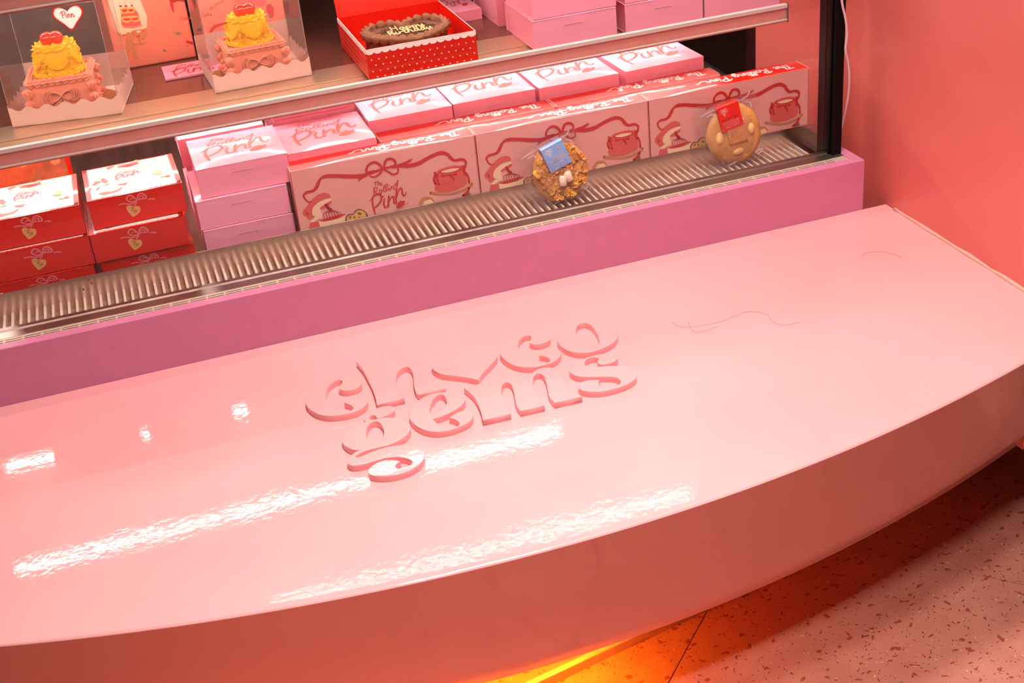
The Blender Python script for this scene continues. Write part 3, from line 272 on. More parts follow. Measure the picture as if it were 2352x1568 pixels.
# ------------------------------------------------------------------ room materials
def wall_paint(name, rgb, rough=.4):
    return mat(name, rgb, rough, bump=(180, .06), var=(1.5, .04))
M_wall = mat('coral wall paint', (234, 122, 112), .3, bump=(160, .05), var=(1.2, .04), coat=.15, coat_r=.25)
M_wall2 = mat('pale pink wall paint', (140, 84, 80), .6, var=(1.2, .04))
M_ceil = mat('ceiling paint', (190, 168, 164), .8)
M_backroom = mat('brown kitchen wall', (92, 50, 40), .5, var=(2, .2))
M_bench = None
def lacquer():
    m = bpy.data.materials.new('pink lacquer'); m.use_nodes = True; nt = m.node_tree; b = nt.nodes['Principled BSDF']
    tc = nt.nodes.new('ShaderNodeTexCoord')
    n = nt.nodes.new('ShaderNodeTexNoise'); n.inputs['Scale'].default_value = 3; n.inputs['Detail'].default_value = 5
    nt.links.new(tc.outputs['Object'], n.inputs['Vector'])
    r = nt.nodes.new('ShaderNodeValToRGB'); r.color_ramp.elements[0].color = lin((244, 164, 165))+(1,); r.color_ramp.elements[1].color = lin((248, 172, 171))+(1,)
    r.color_ramp.elements[0].position = .35; r.color_ramp.elements[1].position = .65
    nt.links.new(n.outputs['Fac'], r.inputs[0])
    # tiny specks of dust
    v = nt.nodes.new('ShaderNodeTexVoronoi'); v.inputs['Scale'].default_value = 55
    nt.links.new(tc.outputs['Object'], v.inputs['Vector'])
    lt = nt.nodes.new('ShaderNodeMath'); lt.operation = 'LESS_THAN'; lt.inputs[1].default_value = .028
    nt.links.new(v.outputs['Distance'], lt.inputs[0])
    mx = nt.nodes.new('ShaderNodeMix'); mx.data_type = 'RGBA'; mx.inputs[7].default_value = lin((214, 110, 105))+(1,)
    nt.links.new(lt.outputs[0], mx.inputs[0]); nt.links.new(r.outputs[0], mx.inputs[6]); nt.links.new(mx.outputs[2], b.inputs['Base Color'])
    b.inputs['Roughness'].default_value = .38
    b.inputs['Specular IOR Level'].default_value = .3
    b.inputs['Coat Weight'].default_value = 1.0; b.inputs['Coat Roughness'].default_value = .06; b.inputs['Coat IOR'].default_value = 1.45
    n1 = nt.nodes.new('ShaderNodeTexNoise'); n1.inputs['Scale'].default_value = 95; n1.inputs['Detail'].default_value = 2
    n2 = nt.nodes.new('ShaderNodeTexNoise'); n2.inputs['Scale'].default_value = 14; n2.inputs['Detail'].default_value = 1
    for q in (n1, n2): nt.links.new(tc.outputs['Object'], q.inputs['Vector'])
    b1 = nt.nodes.new('ShaderNodeBump'); b1.inputs['Strength'].default_value = .12; b1.inputs['Distance'].default_value = .001
    b2 = nt.nodes.new('ShaderNodeBump'); b2.inputs['Strength'].default_value = .04; b2.inputs['Distance'].default_value = .004
    nt.links.new(n1.outputs['Fac'], b1.inputs['Height']); nt.links.new(n2.outputs['Fac'], b2.inputs['Height'])
    nt.links.new(b2.outputs[0], b1.inputs['Normal']); nt.links.new(b1.outputs[0], b.inputs['Coat Normal'])
    return m
M_bench = lacquer()
def terrazzo():
    m = bpy.data.materials.new('speckled floor tile'); m.use_nodes = True; nt = m.node_tree; b = nt.nodes['Principled BSDF']
    tc = nt.nodes.new('ShaderNodeTexCoord'); geo = nt.nodes.new('ShaderNodeNewGeometry')
    wn = nt.nodes.new('ShaderNodeTexNoise'); wn.inputs['Scale'].default_value = 45; wn.inputs['Detail'].default_value = 3
    nt.links.new(geo.outputs['Position'], wn.inputs['Vector'])
    ad = nt.nodes.new('ShaderNodeMixRGB'); ad.blend_type = 'ADD'; ad.inputs[0].default_value = .035
    nt.links.new(geo.outputs['Position'], ad.inputs[1]); nt.links.new(wn.outputs['Color'], ad.inputs[2])
    prev = None
    base = nt.nodes.new('ShaderNodeTexNoise'); base.inputs['Scale'].default_value = 9; base.inputs['Detail'].default_value = 8; base.inputs['Roughness'].default_value = .7
    nt.links.new(geo.outputs['Position'], base.inputs['Vector'])
    cr = nt.nodes.new('ShaderNodeValToRGB'); cr.color_ramp.elements[0].position = .3; cr.color_ramp.elements[1].position = .7
    cr.color_ramp.elements[0].color = lin((186, 116, 98))+(1,); cr.color_ramp.elements[1].color = lin((204, 134, 114))+(1,)
    nt.links.new(base.outputs['Fac'], cr.inputs[0]); prev = cr.outputs[0]
    for sc, th, col, st in ((34, .20, (160, 74, 54), (1, 1.7, 1)), (62, .16, (130, 64, 50), (1.8, 1, 1)), (48, .10, (228, 168, 148), (1.5, 1, 1)), (100, .13, (104, 52, 42), (1, 1.4, 1))):
        mp = nt.nodes.new('ShaderNodeMapping'); mp.inputs['Scale'].default_value = st; mp.inputs['Rotation'].default_value = (0, 0, sc*.37); mp.inputs['Location'].default_value = (sc*.13, sc*.7, 0)
        v = nt.nodes.new('ShaderNodeTexVoronoi'); v.inputs['Scale'].default_value = sc
        nt.links.new(ad.outputs[0], mp.inputs[0]); nt.links.new(mp.outputs[0], v.inputs['Vector'])
        lt = nt.nodes.new('ShaderNodeMath'); lt.operation = 'LESS_THAN'; lt.inputs[1].default_value = th
        nt.links.new(v.outputs['Distance'], lt.inputs[0])
        mx = nt.nodes.new('ShaderNodeMix'); mx.data_type = 'RGBA'; mx.inputs[7].default_value = lin(col)+(1,)
        nt.links.new(lt.outputs[0], mx.inputs[0]); nt.links.new(prev, mx.inputs[6]); prev = mx.outputs[2]
    nt.links.new(prev, b.inputs['Base Color']); b.inputs['Roughness'].default_value = .5
    return m
M_floor = terrazzo()
M_grout = mat('floor joint', (80, 40, 32), .9)

# ------------------------------------------------------------------ room shell
mb = MB(); mb.box(-3.2, 3.2, -3.2, 4.4, -.5, -.4535)
floor = room('floor', mb, M_grout)
cs = math.sqrt(.5); tile = .6
me_t = None
for i in range(-5, 4):
    for j in range(-6, 5):
        a0 = 1.818 + i*tile; b0 = .582 + j*tile
        cx = ((a0+tile/2)-(b0+tile/2))*cs; cy = ((a0+tile/2)+(b0+tile/2))*cs
        if not (-2.7 < cx < 2.75 and -2.7 < cy < 3.9): continue
        if me_t is None:
            q = MB(); g = tile/2-.0007
            q.add([(x, y, z) for z, e in ((-.0035, 0), (-.0006, 0), (0, .0006)) for x, y in ((-g+e, -g+e), (g-e, -g+e), (g-e, g-e), (-g+e, g-e))],
                  [(8, 9, 10, 11)] + [(4*r+k, 4*r+(k+1) % 4, 4*r+4+(k+1) % 4, 4*r+4+k) for r in (0, 1) for k in range(4)])
            me_t = q.mesh('floor_tile', M_floor)
        o = link('floor_tile', me_t, floor, (cx, cy, -.45)); o.rotation_euler = (0, 0, PI/4)
XW = 1.265
mb = MB(); mb.box(XW, XW+.12, 1.50, 2.44, -.20, 2.4); room('wall_right', mb, M_wall)
mb = MB(); mb.box(3.2, 3.3, -3.2, 2.34, -.455, 2.4); room('wall_far', mb, M_wall2)
mb = MB(); mb.box(-3.3, -3.2, -3.2, 4.4, -.455, 2.4); room('wall_left', mb, M_wall2)
mb = MB(); mb.box(-3.3, 3.3, -3.3, -3.2, -.455, 2.4); room('wall_front', mb, M_wall2)
mb = MB(); mb.box(-3.3, 3.3, 4.4, 4.5, -.455, 2.4); room('wall_back', mb, M_backroom)
mb = MB(); mb.box(3.2, 3.3, 2.44, 4.4, -.455, 2.4); mb.box(XW+.12, 3.3, 2.34, 2.44, -.455, 2.4); room('wall_kitchen', mb, M_backroom)
mb = MB(); mb.box(-3.3, 3.3, -3.3, 4.5, 2.4, 2.5); room('ceiling', mb, M_ceil)

# ceiling spots
M_housing = mat('white lamp housing', (235, 230, 225), .4)
M_spot = mat('spot glow', (255, 224, 196), .5, emit=CEIL_W)
SPOTS = [(.60, 1.50, 'right above the bench', 8.5), (.75, .85, 'near the coral wall', 10.5), (.30, .35, 'left of the bench', 18), (-1.4, 1.0, 'furthest left', 1.0), (.2, -1.2, 'behind the viewer', 1.0), (-1.2, -1.0, 'in the back left corner', 1.0)]
for x, y, wd, pw in SPOTS:
    t = thing('ceiling_spotlight', (x, y, 2.3), 'round white ceiling spotlight '+wd, 'light', 'ceiling spotlights')
    q = MB(); q.lathe([(.16, .10), (.17, .05), (.165, 0), (.15, 0), (.145, .02)], 28, 0, close=False); q.build('housing', M_housing, t, True)
    q = MB(); q.lathe([(.001, .018), (.145, .018)], 28, 0, close=False); q.f = [f[::-1] for f in q.f]; q.build('lens', M_spot, t)
    ld = bpy.data.lights.new('spot_lamp', 'AREA'); ld.shape = 'DISK'; ld.size = .24; ld.energy = pw*SPOT_POWER; ld.color = (1.0, .93, .88); ld.spread = math.radians(80 if y == 1.50 else 110)
    lo = bpy.data.objects.new('spot_lamp', ld); COL.objects.link(lo); lo.parent = t; lo.location = (0, 0, .012)

# ------------------------------------------------------------------ bench with raised lettering
t_bench = thing('bench', (.26, 1.6, -.45), 'glossy pink bow-fronted bench with raised letters and a heart on top', 'bench')
def front_y(x): return .218*x*x - .172*x + 1.267
q = MB(); NX = 140; xa, xb = -.75, XW-.002
rows = []
xs = [xa + (xb-xa)*i/NX for i in range(NX+1)]
xs = [(x, 1.9265) for x in xs] + [(xb, 1.494), (1.285, 1.494), (1.30, 1.494)]
NX = len(xs)-1
for i in range(NX+1):
    x, yb = xs[i]; f = front_y(x); u = min(1, abs(x-.32)/.9)
    i24 = .086+.014*u; zb = -.268
    prof = [(yb, -.03), (yb, 0)]
    for k in range(1, 12): prof.append((yb+(f+.03-yb)*k/11, 0))
    prof += [(f+.012, 0), (f+.005, 0), (f+.0035, -.0001)]
    prof += [(f+.0015, -.0008), (f, -.003)] + [(f+i24*(k/10)**.92, -.003+(zb+.005)*k/10) for k in range(1, 10)] + [(f+i24+.002, zb), (f+i24+.012, zb-.006), (f+i24+.03, zb-.009), (min(yb-.002, f+.2), zb-.010), (yb, zb-.010)]
    if x >= xb and yb < 1.6: prof = [(min(y_, yb), z_) for y_, z_ in prof]
    rows.append([(x, y, z) for y, z in prof])
n = len(rows[0]); vs = [p for r in rows for p in r]
fs = [(i*n+k, i*n+k+1, (i+1)*n+k+1, (i+1)*n+k) for i in range(NX) for k in range(n-1)]
fs += [tuple(range(n)), tuple(range(NX*n, (NX+1)*n))[::-1]]
q.add(vs, fs)
o = part(q, 'seat_body', M_bench, t_bench, True)
m = o.modifiers.new('split', 'EDGE_SPLIT'); m.split_angle = math.radians(50)
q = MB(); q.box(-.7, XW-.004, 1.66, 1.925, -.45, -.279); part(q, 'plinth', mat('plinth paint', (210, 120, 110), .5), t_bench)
for k in ('c1', 'h', 'heart', 'c2', 'o', 'g', 'e', 'm', 's'):
    loops = [[(p[0]/1000, p[1]/1000) for p in smooth_loop(L, 5)] for L in D['LET'][k]]
    me = flat_curve('letter', loops, .0101-.0006, .0003); me.materials.clear(); me.materials.append(M_bench)
    o = link('raised_heart' if k == 'heart' else 'letter', me, t_bench)
    o.location = (-t_bench.location.x, -t_bench.location.y, .45+.0052)
    o['label'] = 'raised pink heart' if k == 'heart' else 'raised pink letter ' + k[0]
# glowing strip under the bench and the clear skirting on the floor
M_amber = mat('amber glow', (255, 160, 30), .5, emit=AMBER_W)
q = MB(); q.box(-.15, .50, 1.468, 1.480, -.352, -.346); part(q, 'light_strip', M_amber, t_bench)
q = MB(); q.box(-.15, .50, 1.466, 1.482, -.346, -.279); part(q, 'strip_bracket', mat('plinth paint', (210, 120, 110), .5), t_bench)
q = MB(); q.add([(.05, 1.398, -.4499), (.05, 1.410, -.4499), (.85, 1.567, -.4499), (.85, 1.555, -.4499), (.05, 1.398, -.432), (.05, 1.410, -.432), (.85, 1.567, -.432), (.85, 1.555, -.432)],
                [(4, 7, 6, 5), (0, 3, 7, 4), (1, 5, 6, 2), (0, 4, 5, 1), (2, 6, 7, 3)])
o = room('trim_1', q, glass('clear skirting', tint=(1.0, .92, .75), refl=1.5, rough=.15, haze=.45), bevel=.002)
# sealant line along the wall
q = MB(); q.tube([(XW-.002, 1.30+i*.0315, .0012+.0006*math.sin(i*2.3)) for i in range(20)], [.0032+.0009*math.sin(i*1.7) for i in range(20)], 8); room('trim_2', q, mat('sealant', (244, 176, 158), .45), True)

# ------------------------------------------------------------------ display case
M_base = mat('mauve pink laminate', (208, 124, 158), .42, var=(40, .03), bump=(300, .03))
M_steel = mat('brushed steel', (232, 216, 206), .21, 1.0, bump=(90, .03, (8, 1, .3)))
M_steel2 = mat('stained steel', (150, 136, 128), .3, .9, var=(9, .25), bump=(40, .05, (.1, 3, 1)))
M_bar = mat('steel bar', (236, 208, 190), .4, .35)
M_vent = mat('painted vent', (206, 186, 164), .45, .3)
M_dark = mat('cavity shade', (38, 26, 22), .7)  # dark colour stands in for the shade inside the vent slots
M_black = mat('black powder coat', (9, 7, 6), .5, spec=.15)
M_shelf = mat('brown glossy shelf', (104, 62, 52), .12, spec=.5)
M_band = mat('beige brushed steel', (206, 176, 148), .38, .85, bump=(50, .1, (1, 30, 1)))
M_alu = mat('white aluminium', (226, 208, 200), .35)
M_tag = mat('pink tag strip', (224, 150, 138), .3, var=(30, .05))
M_deck = mat('brown steel deck', (150, 112, 98), .3, .8, var=(6, .3, (14, 1, 1)))
M_fill_upper = mat('upper fill glow', (255, 226, 214), .5, emit=FILL_W*2.6)  # added fill above the cakes, not a fitted lamp
M_fill = mat('lower fill glow', (255, 226, 214), .5, emit=FILL_W)  # added fill to lift the pink box fronts
M_led2 = mat('soft strip glow', (255, 236, 226), .5, emit=LED2_W)
M_led = mat('white strip glow', (255, 232, 222), .5, emit=LED_W)
G_front = glass('front pane', refl=1.0)
G_side = glass('side pane', refl=.8)
t_case = thing('display_case', (0, 2.4, -.45), 'glass-fronted pastry display case on a mauve pink base behind the bench', 'display case')
XL, XR = -1.3, 1.2156
q = MB(); q.box(XL, XR, 1.927, 1.9476, -.449, .096); q.box(1.197, XR, 1.9476, 2.86, -.449, .096); q.box(XL, 1.197, 2.84, 2.86, -.449, .096); part(q, 'base_panel', M_base, t_case, bevel=.0012)
q = MB(); q.box(XL, 1.197, 1.9476, 2.84, -.449, .055); part(q, 'base_core', M_dark, t_case)
q = MB()   # slotted vent rail
for y0, y1 in ((1.9478, 1.9506), (1.9530, 1.9572), (1.9596, 1.9655)): q.box(XL, 1.170, y0, y1, .0937, .0945)
i = 0
x = XL
while x < 1.17:
    q.box(x, x+.0036, 1.9478, 1.9655, .0937, .0943); x += .0285
q.box(1.170, 1.197, 1.9478, 1.9800, .086, .0940)
part(q, 'vent_rail', M_vent, t_case)
q = MB(); prof = [(1.9655, .060), (1.9655, .0930), (1.968, .0940), (1.988, .0950), (1.9915, .0968), (2.001, .0968), (2.0045, .0945), (2.0045, .060)]
q.add([(x, y, z) for x in (XL, 1.196) for y, z in prof], [tuple(range(8)), tuple(range(8, 16))[::-1]] + [(k, (k+1) % 8, 8+(k+1) % 8, 8+k) for k in range(8)])
part(q, 'drip_channel', M_steel2, t_case, bevel=.0008)
g = MB(); g.box(XL, 1.196, 2.0045, 2.0764, .060, .070); grille = part(g, 'air_grille', mat('dim steel pan', (176, 142, 126), .4, .4, var=(20, .2)), t_case)
me_b = None
x = -.7202; k = 0
while x < 1.168:
    if me_b is None:
        b = MB(); b.add([(-.0023, 2.0045, .0775), (.0023, 2.0045, .0775), (.0023, 2.0764, .0775), (-.0023, 2.0764, .0775), (-.0020, 2.0045, .0850), (.0020, 2.0045, .0850), (.0020, 2.0764, .0850), (-.0020, 2.0764, .0850)],
                        [(4, 5, 6, 7), (0, 1, 5, 4), (1, 2, 6, 5), (3, 0, 4, 7), (2, 3, 7, 6), (0, 3, 2, 1)])
        me_b = b.mesh('grille_bar', M_bar)
    link('grille_bar', me_b, grille, (x, 0, 0)); x += .0127; k += 1
q = MB(); q.box(XL, 1.196, 2.0764, 2.0800, .056, .1222); part(q, 'front_lip', M_steel, t_case, bevel=.0008)
q = MB(); q.box(XL, 1.196, 2.08, 2.84, .080, .090); part(q, 'deck', M_deck, t_case)
q = MB(); q.box(XL, 1.196, 2.84, 2.86, .096, 1.0); part(q, 'back_panel', mat('dark back panel', (84, 46, 40), .25, var=(3, .25, (6, 1, 1))), t_case)
q = MB(); q.box(1.1735, 1.197, 2.000, 2.024, .060, 1.0); q.box(1.1795, 1.1985, 1.9785, 2.000, .086, 1.0); q.box(1.1755, 1.1795, 1.986, 2.0, .088, 1.0); part(q, 'corner_post', M_black, t_case, bevel=.0015)
q = MB(); q.box(XL, 1.2, 1.978, 2.86, 1.0, 1.05); part(q, 'top_frame', M_black, t_case)
q = MB(); q.box(1.176, 1.1955, 2.024, 2.84, .085, .12); part(q, 'side_rail', M_steel2, t_case)
q = MB(); q.add([(XL, 1.9905, .095), (1.176, 1.9905, .095), (1.176, 1.9905, 1.0), (XL, 1.9905, 1.0)], [(0, 1, 2, 3)]); part(q, 'front_pane', G_front, t_case)
q = MB(); q.add([(1.1885, 2.024, .12), (1.1885, 2.80, .12), (1.1885, 2.80, 1.0), (1.1885, 2.024, 1.0)], [(0, 1, 2, 3)]); part(q, 'side_pane', G_side, t_case)
def shelf(zs, x1, leds, lm, front=None):
    q = MB(); q.box(XL, x1, 2.225, 2.80, zs-.008, zs); s = part(q, 'shelf', M_shelf, t_case)
    q = MB(); q.box(XL, x1, 2.083, 2.1475, zs-.0095, zs-.0025); q.box(XL, x1, 2.1475, 2.2255, zs-.008, zs); b = q.build('front_band', M_band, s, bevel=.0006)
    q = MB(); q.box(XL, x1, 2.0735, 2.083, zs+.003, zs+.010); q.box(XL, x1, 2.0735, 2.0765, zs-.0195, zs-.0165); q.build('edge_trim', M_alu, s, bevel=.0007)
    q = MB(); q.box(XL, x1, 2.0765, 2.083, zs-.022, zs+.003); q.build('tag_strip', M_tag, s)
    q = MB(); q.box(x1-.0005, x1+.002, 2.073, 2.0835, zs-.0225, zs+.0105); q.build('end_cap', mat('grey end cap', (120, 104, 98), .4), s)
    for y, xa, xb, wd in leds:
        q = MB(); q.box(xa-.004, xb+.004, y-wd/2-.002, y+wd/2+.002, zs-.012, zs-.008); q.build('strip_housing', M_alu, s)
        q = MB(); q.box(xa, xb, y-wd/2, y+wd/2, zs-.0135, zs-.012); q.build('light_strip', lm, s)
    if front:   # unseen fill strip, added behind the tag holder to brighten the goods
        q = MB(); q.box(-1.0, 1.12, 2.0845, 2.0905, zs-.0115, zs-.0098); q.build('light_strip', front, s)
    return s
shelf(.347, 1.138, [(2.32, -1.0, 1.12, .010), (2.445, -1.0, 1.10, .010)], M_led, M_fill)
shelf(.578, 1.138, [(2.315, -.43, .75, .006)], M_led2, M_fill_upper)
q = MB(); q.box(.04, 1.13, 2.526, 2.534, .9985, .9997); part(q, 'top_light_strip', mat('top strip glow', (255, 236, 226), .5, emit=LED2_W*.6), t_case)
# white cable beside the post
q = MB(); q.tube(crom([(1.1845, 1.974, .42), (1.187, 1.974, .375), (1.195, 1.974, .344), (1.199, 1.974, .316), (1.197, 1.974, .289), (1.204, 1.976, .265), (1.209, 1.978, .232), (1.2105, 1.984, .191), (1.2085, 2.0, .132), (1.2065, 2.012, .0985)], 5), .0022, 8)
o = q.build('power_cable', mat('white cable', (226, 200, 200), .4), None, True, (0, 0, H)); tag(o, 'thin white cable hanging beside the black case post', 'cable')
# stray hairs on the seat
M_hair = mat('hair', (150, 60, 50), .5)
for pts, lb in (([(.73, 1.695), (.743, 1.669), (.796, 1.66), (.85, 1.67), (.873, 1.649), (.871, 1.624), (.88, 1.605), (.907, 1.602)], 'long wavy hair lying on the pink bench top'), ([(.755, 1.685), (.748, 1.656), (.757, 1.644), (.789, 1.648)], 'short hair crossing the long wavy hair on the bench'),
                ([(1.106, 1.75), (1.12, 1.765), (1.146, 1.76), (1.16, 1.743), (1.166, 1.722)], 'curved hair on the bench near the coral wall')):
    q = MB(); q.tube(crom([(a, b, .0004) for a, b in pts], 6), .00016, 4); tag(q.build('hair_strand', M_hair, None, True, (0, 0, H)), lb, 'hair')
# ------------------------------------------------------------------ packaging
M_pink = mat('pink bakery card', (248, 164, 188), .4, coat=.5, coat_r=.06, spec=.3)
M_pinkin = mat('raw pink card edge', (236, 168, 170), .7)
M_logo = mat('red logo print', (196, 56, 30), .5)
M_redcard = mat('red gloss card', (216, 30, 12), .36, coat=.28, coat_r=.05, spec=.25)
M_whiteprint = mat('white print', (252, 236, 232), .35)
M_boxfront = mat('salmon pink card', (240, 170, 162), .42, var=(14, .03))
M_edge = mat('white card edge', (248, 214, 204), .6)
PR = {'rib': mat('ribbon red print', (206, 44, 44), .45), 'dark': mat('dark red print', (176, 42, 40), .45), 'rim': mat('coral red print', (214, 62, 58), .45), 'coral': mat('coral print', (226, 98, 92), .45),
      'cream': mat('cream print', (252, 214, 178), .45), 'brown': mat('brown print', (136, 86, 62), .5), 'yel': mat('biscuit print', (232, 178, 96), .5), 'leaf': mat('grey green print', (128, 122, 98), .5), 'gold': mat('tan print', (208, 134, 88), .5),
      'pk': mat('rose print', (236, 122, 126), .45), 'rp': mat('rust print', (150, 72, 30), .5), 'hb': mat('tan heart print', (224, 166, 100), .5),
      'red': mat('bright red print', (214, 60, 50), .4), 'blue': mat('pale blue print', (206, 204, 220), .4), 'green': mat('green print', (120, 170, 96), .4), 'yel2': mat('pale yellow print', (240, 216, 130), .4)}
PK = list(PR)
PM = [PR[k] for k in PK]
def dome(mb, x0, x1, y0, y1, z, h, nx=14, ny=12, m=0, power=1.0):
    """slightly bulging sheet"""
    vs = []
    for j in range(ny+1):
        for i in range(nx+1):
            u = i/nx; v = j/ny
            vs.append((x0+(x1-x0)*u, y0+(y1-y0)*v, z+h*(1-abs(2*u-1)**2.2)*(1-abs(2*v-1)**2.6)))
    mb.add(vs, [(j*(nx+1)+i, j*(nx+1)+i+1, (j+1)*(nx+1)+i+1, (j+1)*(nx+1)+i) for j in range(ny) for i in range(nx)], m)
def dome_z(u, v, h): return h*(1-abs(2*u-1)**2.2)*(1-abs(2*v-1)**2.6)

# pink bakery box: origin at front left bottom corner
BW, BD, BH = .152, .157, .052
def make_pink_box():
    t = thing('bakery_box', (0, -9, 0), 'x', 'box', 'plain pink bakery boxes')
    q = MB(); e = .0012
    q.box(0, BW, 0, e, 0, BH-.0012); q.box(e*1.6, e*2.6, e, BD-e, 0, BH-.0012); q.box(BW-e*2.6, BW-e*1.6, e, BD-e, 0, BH-.0012); q.box(0, BW, BD-e, BD, 0, BH-.0012); q.box(e, BW-e, e, BD-e, 0, .0012)
    q.build('body', M_pink, t)
    q = MB(); dome(q, 0, BW, -.0003, BD, BH-.0009, 0.0032)
    q.add([(0, -.0003, BH-.0009), (BW, -.0003, BH-.0009), (BW, -.0003, BH-.0016), (0, -.0003, BH-.0016)], [(0, 3, 2, 1)])
    lid = q.build('lid', M_pink, t, True)
    q = MB(); f = lambda x, z: (x, -.0006, z)      # locking tongue on the front
    q.poly([(.056, BH-.001), (.056, BH-.015), (.090, BH-.015), (.090, BH-.001)], f, 0)
    q.stroke([(.0535, BH-.0185, .0007), (.0560, BH-.0152, .0007)], lambda x, z: (x, -.0009, z), 1, 1); q.stroke([(.056, BH-.0152, .0008), (.090, BH-.0152, .0008)], lambda x, z: (x, -.0009, z), 1, 1); q.stroke([(.090, BH-.0152, .0007), (.0930, BH-.0180, .0007)], lambda x, z: (x, -.0009, z), 1, 1)
    q.build('tongue', [M_pink, M_edge], t)
    q = MB(); mp = lambda x, y: (x, y, BH-.0009+dome_z(x/BW, y/BD, 0.0032)+.0004)
    logo(q, .0185, .030, .116, mp); q.build('logo_print', M_logo, t)
    return t
pb = make_pink_box()
def pbox(x, y, z, label, w=BW, h=BH, rz=0, group='plain pink bakery boxes'):
    return place(pb, (x, y, z), label, rz, h/BH, w/BW, group)
# stack at the front, beside the red boxes
pbox(.0715, 2.107, .2015, 'topmost of the three pink boxes stacked between red boxes and the long gift box', .1525)
pbox(.060, 2.101, .1495, 'middle pink box in the front stack of three on the lower deck', .153, .0515)
pbox(.062, 2.098, .0905, 'bottom pink box in the front stack, half hidden by the steel lip', .152, .0585)
# stack behind it
pbox(.058, 2.275, .2025, 'top pink box directly behind the front pink stack, only its rear lid showing', .152)
for k in range(2): pbox(.060+.003*k, 2.277, .0905+.056*k, ('bottom', 'middle')[k] + ' pink box of the stack behind the front pink stack', .152, .0555, group='lower boxes of the pink stacks')
# boxes behind the long gift boxes
def stack(x, y, top, w, lt, short, rz=0):
    hh = (top-.0905)/3
    for k in range(3):
        pbox(x, y, .0905+hh*k, lt if k == 2 else ('bottom', 'middle')[k] + ' pink box of the stack ' + short, w, hh, rz, 'plain pink bakery boxes' if k == 2 else 'lower boxes of the pink stacks')
stack(.2275, 2.134, .2405, .1545, 'pink box with orange logo right behind the leftmost long gift box', 'right behind the leftmost long gift box')
stack(.384, 2.196, .2495, .1535, 'leftmost of the four bright pink lids behind the red-topped gift boxes', 'carrying the leftmost of four bright lids')
stack(.5415, 2.203, .2485, .1555, 'second of the four bright pink lids, below the red dotted cake box', 'carrying the second of four bright lids')
stack(.7035, 2.198, .2490, .1555, 'third of the four bright pink lids, above the cornflake cookie', 'carrying the third of four bright lids')
stack(.8735, 2.198, .2490, .1600, 'rightmost of the four bright pink lids on the lower deck', 'carrying the rightmost of four bright lids', .03)
hh = .0525
for k in range(4): pbox(.2295, 2.298, .0905+hh*k, ('lowest', 'second', 'third', 'topmost')[k] + ' pink box of the tall shaded stack behind the leftmost gift box', .15, hh, 0, 'tall pink stack at the back')
# upper shelf
def sbox(x, y, n, w, lab, rz=0):
    for k in range(n):
        pbox(x+(.002 if k % 2 else 0), y+.003*(k % 2), .3475+.0525*k, ('lower ', 'upper ')[k] + lab, w, .0520, rz, 'pink boxes stacked on the shelf')
sbox(.6705, 2.1015, 2, .1525, 'pink box on the shelf, just right of the red dotted cake box')
sbox(.8395, 2.1015, 2, .1470, 'pink box on the shelf, in the middle stack')
sbox(.9895, 2.1010, 2, .1470, 'pink box on the shelf, at the right end')
sbox(.664, 2.285, 2, .1525, 'pink box on the shelf, behind the stack beside the dotted box', .0)
pbox(.5855, 2.36, .3475, 'flat pink box lying at the back beside the dotted cake box', .070, .020)

# long gift box: origin front left bottom
LW, LD, LH = .3225, .050, .1385
def make_gift_box():
    t = thing('gift_box', (0, -9, 0), 'x', 'gift box', 'long gift boxes with ribbon print')
    q = MB(); q.box(0, LW, 0, LD, 0, LH-.0015); q.build('body', M_boxfront, t, bevel=.0006)
    q = MB(); dome(q, .0012, LW-.0012, .0004, LD, LH-.0014, .0008, 24, 8)
    lid = q.build('lid', M_redcard, t, True)
    q = MB()
    q.stroke([(.0004, .001, .0008), (.0008, .025, .0008), (.0004, LD-.001, .0008)], lambda x, y: (x, y, LH+.0001), 0, 3); q.stroke([(LW-.0004, .001, .0008), (LW-.0008, .025, .0008), (LW-.0004, LD-.001, .0008)], lambda x, y: (x, y, LH+.0001), 0, 3)
    q.stroke([(.001, 0, .0008), (LW-.001, 0, .0008)], lambda x, y: (x, y, LH-.0006), 0, 1)
    q.box(-.0004, .0004, -.0003, .0006, .002, LH-.003, 1); q.box(LW-.0018, LW-.0012, -.0003, .0004, .002, LH-.003, 1)
    q.build('card_edge', [M_edge, PR['dark']], t)
    q = MB(); zo = [0]
    def f(a, b): return (a/1000, -.0004-zo[0], b/1000)
    for c, p in D['front']['polys']:
        zo[0] += .00001; q.poly(crom(p, 3, True) if len(p) > 6 else p, f, PK.index(c))
    for c, s in D['front']['strokes']:
        zo[0] += .00001; q.stroke(s, f, PK.index(c), 5)
    zo[0] += .00002
    logo(q, 126.7, 32.4, 64, f, PK.index('rib'))
    for s in D['red']['strokes'][7:]:   # small monogram on the mixer
        q.stroke([(15.5+(a-67)*.55, 59.3+(b-21)*.55, c*.6) for a, b, c in s[1]], f, PK.index('dark'), 3)
    q.build('front_print', PM, t)
    q = MB(); mp = lambda x, y: (x, y, LH-.0014+dome_z(x/LW, y/LD, .0008)+.0005)
    mr = lambda x, y: mp(.300-x, .038-y)
    a = script(q, 'The', 0, 0, .0235, mr, 0, .165); a += .012; a += script(q, 'Rolling', a, 0, .0235, mr, 0, .165); a += .010; a += script(q, 'Pin~', a, 0, .0235, mr, 0, .165)
    q.build('lid_print', M_whiteprint, t)
    return t
gb = make_gift_box()
GB = 'long gift boxes with ribbon print'
